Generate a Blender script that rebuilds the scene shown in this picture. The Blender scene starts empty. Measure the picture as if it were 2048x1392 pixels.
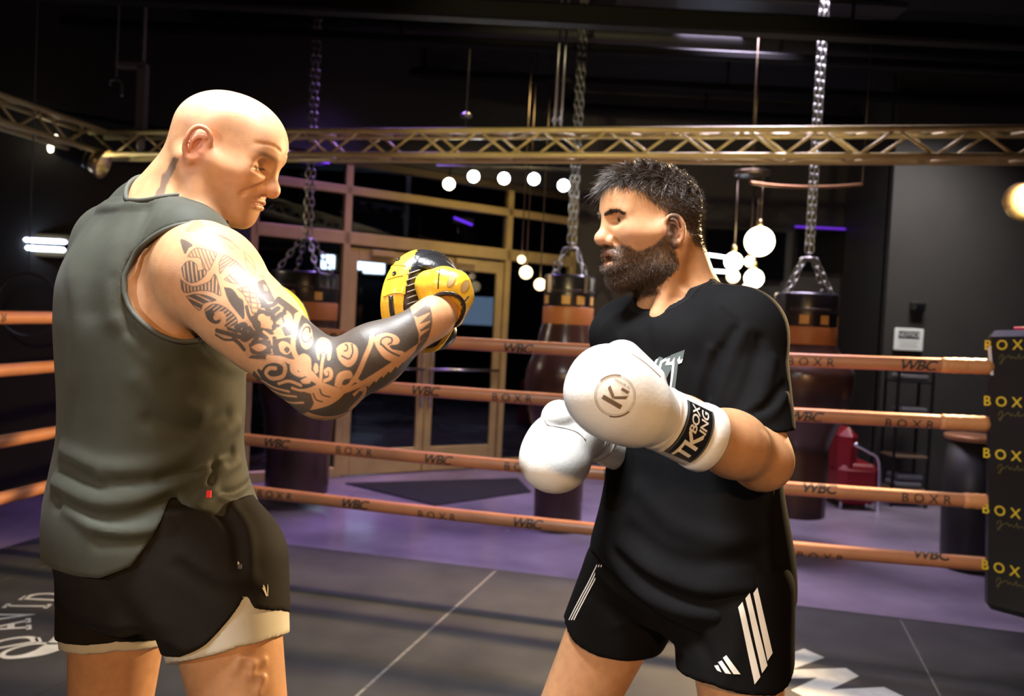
import bpy, bmesh, math, random
import numpy as np
from mathutils import Vector, Matrix

random.seed(7)
RNG = np.random.default_rng(7)
SC = bpy.context.scene
COL = SC.collection
PI = math.pi

# ------------------------------------------------------------------ camera
FPX, CAMZ = 1600.0, 1.42
PITCH, ROLL = math.atan(43 / FPX), 0.0506
_F = np.array([0, math.cos(PITCH), -math.sin(PITCH)])
_R0 = np.array([1.0, 0, 0])
_U0 = np.array([0, math.sin(PITCH), math.cos(PITCH)])
CR = math.cos(ROLL) * _R0 + math.sin(ROLL) * _U0
CU = -math.sin(ROLL) * _R0 + math.cos(ROLL) * _U0
CPOS = np.array([0, 0, CAMZ])


def at(px, py, Y):
    """world point at distance Y along +y that lies on the sight line of a photo pixel"""
    d = _F + CR * (px - 1024) / FPX + CU * (696 - py) / FPX
    return CPOS + d * (Y / d[1])


def onz(px, py, z=0.0):
    d = _F + CR * (px - 1024) / FPX + CU * (696 - py) / FPX
    return CPOS + d * ((z - CAMZ) / d[2])


def proj(P):
    v = np.asarray(P) - CPOS
    dep = v @ _F
    return 1024 + FPX * (v @ CR) / dep, 696 - FPX * (v @ CU) / dep


cam_data = bpy.data.cameras.new('camera')
cam_data.sensor_width = 36.0
cam_data.lens = FPX / 2048 * 36
cam_data.clip_start = 0.05
cam_data.dof.use_dof = True
cam_data.dof.focus_distance = 1.31
cam_data.dof.aperture_fstop = 4.3
cam = bpy.data.objects.new('camera', cam_data)
COL.objects.link(cam)
M = Matrix.Identity(4)
for i in range(3):
    M[i][0], M[i][1], M[i][2], M[i][3] = CR[i], CU[i], -_F[i], CPOS[i]
cam.matrix_world = M
SC.camera = cam

# ------------------------------------------------------------------ world, exposure
SC.view_settings.view_transform = 'Standard'
SC.view_settings.look = 'None'
SC.view_settings.gamma = 1.0
SC.view_settings.use_curve_mapping = False
SC.view_settings.exposure = 0.22
W = bpy.data.worlds.new('night')
SC.world = W
W.use_nodes = True
W.node_tree.nodes['Background'].inputs[0].default_value = (0.012, 0.014, 0.03, 1)
W.node_tree.nodes['Background'].inputs[1].default_value = 0.25


def lamp(name, kind, loc, target, power, color, **kw):
    d = bpy.data.lights.new(name, kind)
    d.energy = power
    d.color = color
    for k, v in kw.items():
        setattr(d, k, v)
    o = bpy.data.objects.new(name, d)
    COL.objects.link(o)
    o.location = loc
    if target is not None:
        o.rotation_euler = (Vector(target) - Vector(loc)).to_track_quat('-Z', 'Y').to_euler()
    return o


# ------------------------------------------------------------------ lights (tuned here)
# overhead key plus added fill banks, each under an added housing: location, aim, power, colour, width, depth, spread
BANKS = [
    ('overhead_bank', (-.45, 1.05, 3.3), (-.15, 1.45, 1.2), 68, (.96, .975, 1.0), 1.1, .35, 120, 'long white lamp hung above the fighters'),
    ('violet_fill', (-1.15, 7.05, 3.9), (-1.4, 6.3, -.1), 26, (.42, .22, 1.0), .9, .4, 95, 'added violet fill lamp under the ceiling before the glazed front'),
    ('floor_fill', (1.75, 6.3, 3.9), (1.3, 5.9, -.1), 85, (.84, .72, 1.0), 2.1, .4, 105, 'added long pale violet fill lamp under the ceiling behind the boxer'),
    ('wall_fill', (3.9, 7.15, 3.95), (4.0, 8.05, .9), 24, (1.0, .95, .90), 1.0, .4, 90, 'added flat fill lamp under the ceiling before the grey wall'),
    ('entrance_fill', (.2, 7.3, 3.95), (-.9, 8.1, .6), 10, (1.0, .76, .38), 1.2, .3, 80, 'added warm flat fill lamp under the ceiling before the glass doors')]
for nm_, loc_, aim_, pw_, cl_, w_, d_, sp_, lb_ in BANKS:
    lamp(nm_, 'AREA', loc_, aim_, pw_, cl_, shape='RECTANGLE', size=w_, size_y=d_, spread=math.radians(sp_))

# ------------------------------------------------------------------ materials
MATS = {}


def mat(name, color=(0.5, 0.5, 0.5), rough=0.5, metal=0.0, noise=0.0, nscale=20.0, bump=0.0, bscale=60.0, emit=None, estr=0.0,
        coat=0.0, spec=0.5, sss=0.0, sheen=0.0, trans=0.0, attr=None, rnoise=0.0, detail=4.0):
    if name in MATS:
        return MATS[name]
    m = bpy.data.materials.new(name)
    m.use_nodes = True
    nt = m.node_tree
    N, L = nt.nodes, nt.links
    b = N['Principled BSDF']
    col = (*color, 1)
    b.inputs['Base Color'].default_value = col
    b.inputs['Roughness'].default_value = rough
    b.inputs['Metallic'].default_value = metal
    b.inputs['Specular IOR Level'].default_value = spec
    b.inputs['Coat Weight'].default_value = coat
    b.inputs['Coat Roughness'].default_value = 0.15
    b.inputs['Transmission Weight'].default_value = trans
    if sheen:
        b.inputs['Sheen Weight'].default_value = sheen
        b.inputs['Sheen Roughness'].default_value = 0.5
    if sss:
        b.inputs['Subsurface Weight'].default_value = sss
        b.inputs['Subsurface Radius'].default_value = (1.0, 0.35, 0.15)
        b.inputs['Subsurface Scale'].default_value = 0.006
    if emit:
        b.inputs['Emission Color'].default_value = (*emit, 1)
        b.inputs['Emission Strength'].default_value = estr
    src = None
    if attr:
        a = N.new('ShaderNodeAttribute')
        a.attribute_name = attr
        src = a.outputs['Color']
        L.new(src, b.inputs['Base Color'])
    if noise or rnoise or bump:
        tc = N.new('ShaderNodeTexCoord')
    if noise:
        n = N.new('ShaderNodeTexNoise')
        n.inputs['Scale'].default_value = nscale
        n.inputs['Detail'].default_value = detail
        L.new(tc.outputs['Object'], n.inputs['Vector'])
        r = N.new('ShaderNodeMapRange')
        r.inputs[1].default_value, r.inputs[2].default_value = 0.3, 0.7
        r.inputs[3].default_value, r.inputs[4].default_value = 1 - noise, 1 + noise
        L.new(n.outputs[0], r.inputs[0])
        mx = N.new('ShaderNodeMix')
        mx.data_type = 'RGBA'
        mx.blend_type = 'MULTIPLY'
        mx.inputs[0].default_value = 1
        if src is not None:
            L.new(src, mx.inputs[6])
        else:
            mx.inputs[6].default_value = col
        L.new(r.outputs[0], mx.inputs[7])
        L.new(mx.outputs[2], b.inputs['Base Color'])
    if rnoise:
        n = N.new('ShaderNodeTexNoise')
        n.inputs['Scale'].default_value = nscale * 0.6
        L.new(tc.outputs['Object'], n.inputs['Vector'])
        r = N.new('ShaderNodeMapRange')
        r.inputs[1].default_value, r.inputs[2].default_value = 0.3, 0.7
        r.inputs[3].default_value, r.inputs[4].default_value = rough - rnoise, rough + rnoise
        L.new(n.outputs[0], r.inputs[0])
        L.new(r.outputs[0], b.inputs['Roughness'])
    if bump:
        n = N.new('ShaderNodeTexNoise')
        n.inputs['Scale'].default_value = bscale
        n.inputs['Detail'].default_value = 3
        L.new(tc.outputs['Object'], n.inputs['Vector'])
        bp = N.new('ShaderNodeBump')
        bp.inputs['Strength'].default_value = bump
        bp.inputs['Distance'].default_value = 0.01
        L.new(n.outputs[0], bp.inputs['Height'])
        L.new(bp.outputs[0], b.inputs['Normal'])
    MATS[name] = m
    return m


# ------------------------------------------------------------------ object helpers
def tag(o, label=None, cat=None, group=None, kind=None):
    for k, v in (('label', label), ('category', cat), ('group', group), ('kind', kind)):
        if v:
            o[k] = v
    return o


def empty(name, loc=(0, 0, 0), label=None, cat=None, group=None, kind=None):
    o = bpy.data.objects.new(name, None)
    o.empty_display_size = 0.05
    COL.objects.link(o)
    o.location = [float(c) for c in loc]
    o['_loc'] = [float(c) for c in loc]
    return tag(o, label, cat, group, kind)


def origin_of(p):
    """world offset of a parent chain (parents here are never rotated or scaled)"""
    v = np.zeros(3)
    while p is not None:
        v = v + np.array(p.location)
        p = p.parent
    return v


def link(name, me, m=None, parent=None, world=True):
    """link a mesh whose vertices are in world coordinates under a parent"""
    if m is not None and not me.materials:
        me.materials.append(m)
    o = bpy.data.objects.new(name, me)
    COL.objects.link(o)
    if parent is not None:
        o.parent = parent
        if world:
            o.location = [-c for c in origin_of(parent)]
    return o


def mesh_np(name, V, F, smooth=True):
    """V (n,3) array; F (m,3|4) int array, or a list of lists"""
    me = bpy.data.meshes.new(name)
    if isinstance(F, np.ndarray):
        n, m, k = len(V), F.shape[0], F.shape[1]
        me.vertices.add(n)
        me.vertices.foreach_set('co', np.ascontiguousarray(V, dtype=np.float32).ravel())
        me.loops.add(m * k)
        me.loops.foreach_set('vertex_index', np.ascontiguousarray(F, dtype=np.int32).ravel())
        me.polygons.add(m)
        me.polygons.foreach_set('loop_start', np.arange(0, m * k, k, dtype=np.int32))
        try:
            me.polygons.foreach_set('loop_total', np.full(m, k, dtype=np.int32))
        except Exception:
            pass
        me.polygons.foreach_set('use_smooth', np.full(m, smooth, dtype=bool))
        me.update(calc_edges=True)
    else:
        me.from_pydata([tuple(v) for v in V], [], F)
        me.polygons.foreach_set('use_smooth', np.full(len(me.polygons), smooth, dtype=bool))
        me.update()
    return me


class MB:
    """collects simple solids into one mesh"""

    def __init__(self):
        self.v, self.f, self.s = [], [], []

    def add(self, V, F, smooth=False):
        o = len(self.v)
        self.v += [tuple(float(c) for c in p) for p in V]
        self.f += [[i + o for i in f] for f in F]
        self.s += [smooth] * len(F)
        return self

    def box(self, c, h, R=None):
        R = np.eye(3) if R is None else np.asarray(R)
        V = [np.asarray(c) + R @ (np.array([sx, sy, sz]) * np.asarray(h)) for sz in (-1, 1) for sy in (-1, 1) for sx in (-1, 1)]
        return self.add(V, [[0, 2, 3, 1], [4, 5, 7, 6], [0, 1, 5, 4], [2, 6, 7, 3], [0, 4, 6, 2], [1, 3, 7, 5]])

    def bevbox(self, c, h, bev=0.01, R=None):
        """a box with chamfered edges"""
        R = np.eye(3) if R is None else np.asarray(R)
        h = np.asarray(h, float)
        b = min(bev, min(h) * 0.9)
        V, idx = [], {}
        for sx in (-1, 1):
            for sy in (-1, 1):
                for sz in (-1, 1):
                    for ax in range(3):
                        p = np.array([sx, sy, sz]) * (h - b)
                        p[ax] = (sx, sy, sz)[ax] * h[ax]
                        idx[(sx, sy, sz, ax)] = len(V)
                        V.append(np.asarray(c) + R @ p)
        F = []
        S = (-1, 1)
        for ax in range(3):
            a1, a2 = [(1, 2), (2, 0), (0, 1)][ax]
            for s in S:
                q = []
                for u, w in ((-1, -1), (1, -1), (1, 1), (-1, 1)):
                    k = [0, 0, 0]
                    k[ax], k[a1], k[a2] = s, u, w
                    q.append(idx[(*k, ax)])
                F.append(q if s > 0 else q[::-1])
        for ax in range(3):
            a1, a2 = [(1, 2), (2, 0), (0, 1)][ax]
            for u in S:
                for w in S:
                    k0, k1 = [0, 0, 0], [0, 0, 0]
                    k0[ax], k1[ax] = -1, 1
                    k0[a1] = k1[a1] = u
                    k0[a2] = k1[a2] = w
                    q = [idx[(*k0, a1)], idx[(*k1, a1)], idx[(*k1, a2)], idx[(*k0, a2)]]
                    F.append(q if u * w < 0 else q[::-1])
        for sx in S:
            for sy in S:
                for sz in S:
                    q = [idx[(sx, sy, sz, a)] for a in range(3)]
                    F.append(q if sx * sy * sz > 0 else q[::-1])
        return self.add(V, F)

    def tube(self, pts, r, n=10, cap=True, smooth=True, closed=False):
        pts = [np.asarray(p, float) for p in pts]
        m = len(pts)
        rs = r if hasattr(r, '__len__') else [r] * m
        V, F = [], []
        up = None
        for i in range(m):
            if closed:
                t = pts[(i + 1) % m] - pts[i - 1]
            else:
                t = pts[min(i + 1, m - 1)] - pts[max(i - 1, 0)]
            t = t / (np.linalg.norm(t) + 1e-12)
            if up is None:
                up = np.array([0, 0, 1.0]) if abs(t[2]) < 0.9 else np.array([1.0, 0, 0])
            a = np.cross(t, up)
            a /= np.linalg.norm(a) + 1e-12
            b = np.cross(a, t)
            up = b
            for k in range(n):
                w = 2 * PI * k / n
                V.append(pts[i] + rs[i] * (math.cos(w) * a + math.sin(w) * b))
        for i in range(m if closed else m - 1):
            j = (i + 1) % m
            for k in range(n):
                F.append([i * n + k, i * n + (k + 1) % n, j * n + (k + 1) % n, j * n + k])
        self.add(V, F, smooth)
        if cap and not closed:
            o = len(self.v) - len(V)
            self.f.append([o + k for k in range(n)][::-1])
            self.f.append([o + (m - 1) * n + k for k in range(n)])
            self.s += [False, False]
        return self

    def lathe(self, prof, c=(0, 0, 0), n=32, R=None, smooth=True, cap=True):
        """prof: list of (radius, height) along local z"""
        R = np.eye(3) if R is None else np.asarray(R)
        V, F = [], []
        for r, z in prof:
            for k in range(n):
                w = 2 * PI * k / n
                V.append(np.asarray(c) + R @ np.array([r * math.cos(w), r * math.sin(w), z]))
        for i in range(len(prof) - 1):
            for k in range(n):
                F.append([i * n + k, i * n + (k + 1) % n, (i + 1) * n + (k + 1) % n, (i + 1) * n + k])
        if cap and prof[0][0] > 1e-6:
            F.append([k for k in range(n)][::-1])
        if cap and prof[-1][0] > 1e-6:
            F.append([(len(prof) - 1) * n + k for k in range(n)])
        return self.add(V, F, smooth)

    def prism(self, poly, c, ax, ay, an, t):
        """extrude a 2-D polygon by thickness t along an"""
        ax, ay, an, c = (np.asarray(q, float) for q in (ax, ay, an, c))
        n = len(poly)
        V = [c + ax * x + ay * y for x, y in poly] + [c + ax * x + ay * y + an * t for x, y in poly]
        F = [list(range(n))[::-1], [n + i for i in range(n)]] + [[i, (i + 1) % n, n + (i + 1) % n, n + i] for i in range(n)]
        return self.add(V, F)

    def mesh(self, name):
        me = bpy.data.meshes.new(name)
        me.from_pydata(self.v, [], self.f)
        me.polygons.foreach_set('use_smooth', np.array(self.s, dtype=bool))
        me.update()
        return me

    def build(self, name, m, parent=None, world=True):
        return link(name, self.mesh(name), m, parent, world)


def rot_to(zdir, xhint=(1, 0, 0)):
    z = np.asarray(zdir, float)
    z = z / np.linalg.norm(z)
    x = np.asarray(xhint, float)
    x = x - z * (x @ z)
    if np.linalg.norm(x) < 1e-6:
        x = np.array([0, 1.0, 0]) - z * z[1]
    x /= np.linalg.norm(x)
    return np.stack([x, np.cross(z, x), z], axis=1)


def unit(v):
    v = np.asarray(v, float)
    return v / np.linalg.norm(v)


# ------------------------------------------------------------------ flat lettering and shapes
def text_poly(s, size=1.0, bold=0.0, shear=0.0, spacing=1.0, align='CENTER'):
    """triangulated flat mesh (V2, F) of a string in the built-in font"""
    cu = bpy.data.curves.new('lettering', 'FONT')
    cu.body = s
    cu.size = size
    cu.offset = bold * size
    cu.shear = shear
    cu.space_character = spacing
    cu.align_x = align
    cu.align_y = 'CENTER'
    cu.resolution_u = 4
    ob = bpy.data.objects.new('lettering', cu)
    COL.objects.link(ob)
    me = bpy.data.meshes.new_from_object(ob)
    V = np.array([v.co[:2] for v in me.vertices])
    F = [list(p.vertices) for p in me.polygons]
    bpy.data.objects.remove(ob)
    bpy.data.curves.remove(cu)
    bpy.data.meshes.remove(me)
    return V, F


def dice(V, F, step, stepy=None):
    """cut a flat polygon mesh on a grid so that it can follow a curved surface"""
    bm = bmesh.new()
    vs = [bm.verts.new((x, y, 0)) for x, y in V]
    for f in F:
        try:
            bm.faces.new([vs[i] for i in f])
        except ValueError:
            pass
    V = np.asarray(V)
    for ax, st in ((0, step), (1, stepy or step)):
        lo, hi = V[:, ax].min(), V[:, ax].max()
        for c in np.arange(lo + st / 2, hi, st):
            no = (1, 0, 0) if ax == 0 else (0, 1, 0)
            co = (c, 0, 0) if ax == 0 else (0, c, 0)
            bmesh.ops.bisect_plane(bm, geom=bm.verts[:] + bm.edges[:] + bm.faces[:], plane_co=co, plane_no=no, dist=1e-7)
    bmesh.ops.triangulate(bm, faces=bm.faces[:])
    bm.verts.index_update()
    V2 = np.array([v.co[:2] for v in bm.verts])
    F2 = [[v.index for v in f.verts] for f in bm.faces]
    bm.free()
    return V2, F2


def islands(poly):
    """split a flat mesh into its separate pieces, one per letter"""
    V, F = poly
    lab = list(range(len(V)))

    def find(i):
        while lab[i] != i:
            lab[i] = lab[lab[i]]
            i = lab[i]
        return i
    for f in F:
        for k in f[1:]:
            lab[find(k)] = find(f[0])
    out = {}
    for f in F:
        out.setdefault(find(f[0]), []).append(f)
    res = []
    for fs in out.values():
        ids = sorted({i for f in fs for i in f})
        mp = {i: k for k, i in enumerate(ids)}
        res.append((np.asarray(V)[ids], [[mp[i] for i in f] for f in fs]))
    return sorted(res, key=lambda q: q[0][:, 0].min())


def ring_poly(r0, r1, n=48, a0=0.0, a1=2 * PI):
    V, F = [], []
    for i in range(n + 1):
        a = a0 + (a1 - a0) * i / n
        V += [(r0 * math.cos(a), r0 * math.sin(a)), (r1 * math.cos(a), r1 * math.sin(a))]
    for i in range(n):
        F.append([2 * i, 2 * i + 1, 2 * i + 3, 2 * i + 2])
    return np.array(V), F


def join_poly(*parts):
    V, F = [], []
    for v, f in parts:
        o = len(V)
        V += [tuple(p) for p in v]
        F += [[i + o for i in q] for q in f]
    return np.array(V), F


def stroke_poly(pts, w):
    """flat ribbon of width w (number or list) along a 2-D polyline"""
    pts = np.asarray(pts, float)
    n = len(pts)
    ws = w if hasattr(w, '__len__') else [w] * n
    V, F = [], []
    for i in range(n):
        t = pts[min(i + 1, n - 1)] - pts[max(i - 1, 0)]
        t /= np.linalg.norm(t) + 1e-12
        nn = np.array([-t[1], t[0]])
        V += [pts[i] + nn * ws[i] / 2, pts[i] - nn * ws[i] / 2]
    for i in range(n - 1):
        F.append([2 * i, 2 * i + 1, 2 * i + 3, 2 * i + 2])
    return np.array(V), F


def smooth_path(pts, n=8):
    """Catmull-Rom through points of any dimension"""
    P = np.asarray(pts, float)
    P = np.vstack([2 * P[0] - P[1], P, 2 * P[-1] - P[-2]])
    out = []
    for i in range(1, len(P) - 2):
        for t in np.linspace(0, 1, n, endpoint=False):
            a, b, c, d = P[i - 1], P[i], P[i + 1], P[i + 2]
            out.append(0.5 * (2 * b + (c - a) * t + (2 * a - 5 * b + 4 * c - d) * t * t + (3 * b - a - 3 * c + d) * t ** 3))
    out.append(P[-2])
    return np.array(out)


def flat_decal(name, poly, c, ax, ay, m, parent=None, lift=0.0):
    V, F = poly
    ax, ay, c = np.asarray(ax, float), np.asarray(ay, float), np.asarray(c, float)
    n = np.cross(ax, ay)
    n /= np.linalg.norm(n)
    V3 = [c + ax * x + ay * y + n * lift for x, y in V]
    return link(name, mesh_np(name, np.array(V3), F, smooth=False), m, parent)


# ------------------------------------------------------------------ implicit solids
class Prim:
    def __init__(self, f, lo, hi):
        self.f, self.lo, self.hi = f, np.asarray(lo, float), np.asarray(hi, float)


def p_rc(a, b, ra, rb):
    """round cone"""
    a, b = np.asarray(a, float), np.asarray(b, float)
    ba = b - a
    l2 = float(ba @ ba) + 1e-12

    def f(x, y, z):
        t = ((x - a[0]) * ba[0] + (y - a[1]) * ba[1] + (z - a[2]) * ba[2]) / l2
        t = np.clip(t, 0, 1)
        dx, dy, dz = x - a[0] - t * ba[0], y - a[1] - t * ba[1], z - a[2] - t * ba[2]
        return np.sqrt(dx * dx + dy * dy + dz * dz) - (ra + (rb - ra) * t)
    r = max(ra, rb)
    return Prim(f, np.minimum(a, b) - r, np.maximum(a, b) + r)


def p_sph(c, r):
    return p_rc(c, np.asarray(c, float) + 1e-6, r, r)


def p_ell(c, r, R=None):
    c, r = np.asarray(c, float), np.asarray(r, float)
    R = np.eye(3) if R is None else np.asarray(R, float)

    def f(x, y, z):
        dx, dy, dz = x - c[0], y - c[1], z - c[2]
        q = [R[0, i] * dx + R[1, i] * dy + R[2, i] * dz for i in range(3)]
        k0 = np.sqrt(sum((q[i] / r[i]) ** 2 for i in range(3)))
        k1 = np.sqrt(sum((q[i] / r[i] ** 2) ** 2 for i in range(3))) + 1e-9
        return k0 * (k0 - 1) / k1
    e = np.sqrt((R ** 2) @ (r ** 2))
    return Prim(f, c - e, c + e)


def p_box(c, h, R=None, rad=0.0):
    c, h = np.asarray(c, float), np.asarray(h, float)
    R = np.eye(3) if R is None else np.asarray(R, float)

    def f(x, y, z):
        dx, dy, dz = x - c[0], y - c[1], z - c[2]
        q = [np.abs(R[0, i] * dx + R[1, i] * dy + R[2, i] * dz) - h[i] + rad for i in range(3)]
        out = np.sqrt(sum(np.maximum(k, 0) ** 2 for k in q))
        return out + np.minimum(np.maximum(np.maximum(q[0], q[1]), q[2]), 0) - rad
    e = np.abs(R) @ h
    return Prim(f, c - e, c + e)


def p_fn(f, lo, hi):
    return Prim(f, lo, hi)


def p_loft(st, n=2.2):
    """st: rows (z, cx, cy, half-width a, half-depth b, angle of the width axis from +x); stacked ellipses"""
    st = np.asarray(sorted(st), float)
    z = np.linspace(st[0, 0], st[-1, 0], 160)
    T = np.zeros((160, 5))
    for k in range(5):
        # smooth interpolation (finite-difference cubic)
        zz, v = st[:, 0], st[:, k + 1]
        m = np.gradient(v, zz)
        i = np.clip(np.searchsorted(zz, z) - 1, 0, len(zz) - 2)
        h = zz[i + 1] - zz[i]
        t = (z - zz[i]) / h
        T[:, k] = ((2 * t ** 3 - 3 * t ** 2 + 1) * v[i] + (t ** 3 - 2 * t ** 2 + t) * h * m[i]
                   + (-2 * t ** 3 + 3 * t ** 2) * v[i + 1] + (t ** 3 - t ** 2) * h * m[i + 1])

    def f(x, y, zq):
        zc = np.clip(zq, z[0], z[-1])
        cx, cy, a, b, w = (np.interp(zc, z, T[:, k]) for k in range(5))
        dx, dy = x - cx, y - cy
        cw, sw = np.cos(w), np.sin(w)
        u, v = dx * cw + dy * sw, -dx * sw + dy * cw
        k0 = (np.abs(u / a) ** n + np.abs(v / b) ** n) ** (1 / n)
        k1 = np.sqrt((u / a ** 2) ** 2 + (v / b ** 2) ** 2) + 1e-6
        ke = np.sqrt((u / a) ** 2 + (v / b) ** 2) + 1e-6
        d = (k0 - 1) * ke / k1
        d = np.clip(d, -0.2, 0.5)
        return np.maximum(d, np.maximum(z[0] - zq, zq - z[-1]))
    m = max(st[:, 3].max(), st[:, 4].max())
    return Prim(f, (st[:, 1].min() - m, st[:, 2].min() - m, z[0]), (st[:, 1].max() + m, st[:, 2].max() + m, z[-1]))


def smin(a, b, k):
    if k <= 0:
        return np.minimum(a, b)
    h = np.maximum(k - np.abs(a - b), 0) / k
    return np.minimum(a, b) - h * h * k * 0.25


def smax(a, b, k):
    return -smin(-a, -b, k)


def eval_ops(ops, P):
    """value of the solid at points P (n,3)"""
    x, y, z = P[:, 0], P[:, 1], P[:, 2]
    d = np.full(len(P), 0.3)
    lo, hi = P.min(0), P.max(0)
    for op, pr, k in ops:
        if op != 'i' and ((pr.lo - .04 - k > hi).any() or (pr.hi + .04 + k < lo).any()):
            continue
        if op == 'u':
            d = smin(d, pr.f(x, y, z), k)
        elif op == 's':
            d = smax(d, -pr.f(x, y, z), k)
        elif op == 'i':
            d = smax(d, pr.f(x, y, z), k)
        elif op == 'd':
            d = d + pr.f(x, y, z)
    return d


def grad_ops(ops, P, e=8e-4):
    g = np.zeros_like(P)
    for i in range(3):
        o = np.zeros(3)
        o[i] = e
        g[:, i] = eval_ops(ops, P + o) - eval_ops(ops, P - o)
    return g / (2 * e)


def onto(ops, P, direction=None, steps=14, lift=0.0):
    """move points onto the solid's skin, straight along a direction or down the gradient"""
    P = np.array(P, float)
    for _ in range(steps):
        if direction is not None:
            d = eval_ops(ops, P)
            P = P + np.asarray(direction) * np.clip(d, -0.02, 0.02)[:, None] * 0.8
        else:
            d = eval_ops(ops, P)
            g = grad_ops(ops, P)
            P = P - g * (d / np.maximum((g ** 2).sum(1), 1e-3))[:, None] * 0.7
    if lift:
        g = grad_ops(ops, P)
        g /= np.linalg.norm(g, axis=1)[:, None] + 1e-9
        P = P + g * lift
    return P


def ops_prim(ops, lo, hi, e=0.0):
    """a whole op list as one solid, grown by e"""
    def f(x, y, z):
        X, Y, Z = np.broadcast_arrays(x, y, z)
        return (eval_ops(ops, np.stack([X.ravel(), Y.ravel(), Z.ravel()], axis=1)) - e).reshape(X.shape)
    return Prim(f, lo, hi)


def hit(ops, px, py, y0=0.9, y1=2.0, n=260):
    """first point of a solid met along a pixel's sight line"""
    Q = np.array([at(px, py, y) for y in np.linspace(y0, y1, n)])
    d = eval_ops(ops, Q)
    i = np.nonzero(d < 0)[0]
    if len(i) == 0:
        return Q[int(np.argmin(d))]
    i = int(i[0])
    if i == 0:
        return Q[0]
    t = d[i - 1] / (d[i - 1] - d[i])
    return Q[i - 1] * (1 - t) + Q[i] * t


def axis_steps(lo, hi, fine, h, hf, coarse=None, hc=None):
    """non-uniform sample positions: step h, hf inside the (a, b) fine intervals"""
    xs = [lo]
    while xs[-1] < hi:
        s = h
        for a, b in fine:
            if a - 0.5 * h <= xs[-1] < b:
                s = hf
        if coarse and coarse[0] <= xs[-1] < coarse[1]:
            s = hc
        xs.append(xs[-1] + s)
    return np.array(xs)


def field(ops, xs, ys, zs, pad=0.03):
    D = np.full((len(xs), len(ys), len(zs)), 0.12, dtype=np.float32)
    for op, pr, k in ops:
        lo, hi = pr.lo - pad - k, pr.hi + pad + k
        i0, i1 = np.searchsorted(xs, (lo[0], hi[0]))
        j0, j1 = np.searchsorted(ys, (lo[1], hi[1]))
        k0, k1 = np.searchsorted(zs, (lo[2], hi[2]))
        if i0 >= i1 or j0 >= j1 or k0 >= k1:
            continue
        v = pr.f(xs[i0:i1, None, None], ys[None, j0:j1, None], zs[None, None, k0:k1])
        S = D[i0:i1, j0:j1, k0:k1]
        if op == 'u':
            S[...] = smin(S, v, k)
        elif op == 's':
            S[...] = smax(S, -v, k)
        elif op == 'i':
            full = smax(S, np.broadcast_to(v, S.shape), k)
            D[:i0] = np.maximum(D[:i0], 0.02); D[i1:] = np.maximum(D[i1:], 0.02)
            D[:, :j0] = np.maximum(D[:, :j0], 0.02); D[:, j1:] = np.maximum(D[:, j1:], 0.02)
            D[:, :, :k0] = np.maximum(D[:, :, :k0], 0.02); D[:, :, k1:] = np.maximum(D[:, :, k1:], 0.02)
            S[...] = full
        elif op == 'd':
            S[...] = S + v
    return D


def surface(D, xs, ys, zs):
    """surface nets over a rectilinear grid -> V, quads"""
    D[0], D[-1], D[:, 0], D[:, -1], D[:, :, 0], D[:, :, -1] = (np.maximum(q, 1e-3) for q in (D[0], D[-1], D[:, 0], D[:, -1], D[:, :, 0], D[:, :, -1]))
    s = D < 0
    c = s[:-1, :-1, :-1].astype(np.int8)
    for a in (0, 1):
        for b in (0, 1):
            for d in (0, 1):
                if a or b or d:
                    c += s[a:s.shape[0] - 1 + a, b:s.shape[1] - 1 + b, d:s.shape[2] - 1 + d]
    I, J, K = np.nonzero((c > 0) & (c < 8))
    idx = np.full(c.shape, -1, dtype=np.int32)
    idx[I, J, K] = np.arange(len(I))
    val = {(a, b, d): D[I + a, J + b, K + d] for a in (0, 1) for b in (0, 1) for d in (0, 1)}
    acc = np.zeros((len(I), 3))
    cnt = np.zeros(len(I))
    for ax in range(3):
        for u in (0, 1):
            for w in (0, 1):
                p0, p1 = [0, 0, 0], [0, 0, 0]
                o = [q for q in range(3) if q != ax]
                p0[o[0]] = p1[o[0]] = u
                p0[o[1]] = p1[o[1]] = w
                p1[ax] = 1
                v0, v1 = val[tuple(p0)], val[tuple(p1)]
                hit = (v0 < 0) != (v1 < 0)
                t = np.where(hit, v0 / np.where(hit, v0 - v1, 1), 0)
                for q in range(3):
                    acc[:, q] += np.where(hit, t if q == ax else p0[q], 0)
                cnt += hit
    acc /= cnt[:, None]
    V = np.stack([g[i] + acc[:, q] * (g[i + 1] - g[i]) for q, (g, i) in enumerate(((xs, I), (ys, J), (zs, K)))], axis=1)
    Fs = []
    for ax in range(3):
        a = [slice(None)] * 3
        b = [slice(None)] * 3
        a[ax], b[ax] = slice(0, -1), slice(1, None)
        sa, sb = s[tuple(a)], s[tuple(b)]
        E = np.argwhere(sa != sb)
        o = [(1, 2), (2, 0), (0, 1)][ax]
        E = E[(E[:, o[0]] > 0) & (E[:, o[1]] > 0) & (E[:, o[0]] < c.shape[o[0]]) & (E[:, o[1]] < c.shape[o[1]])]
        q = []
        for du, dv in ((-1, -1), (0, -1), (0, 0), (-1, 0)):
            e = E.copy()
            e[:, o[0]] += du
            e[:, o[1]] += dv
            q.append(idx[e[:, 0], e[:, 1], e[:, 2]])
        Q = np.stack(q, axis=1)
        inside = sa[E[:, 0], E[:, 1], E[:, 2]]
        Q[~inside] = Q[~inside][:, ::-1]
        Fs.append(Q)
    F = np.vstack(Fs)
    F = F[(F >= 0).all(1)]
    return V, F


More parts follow.
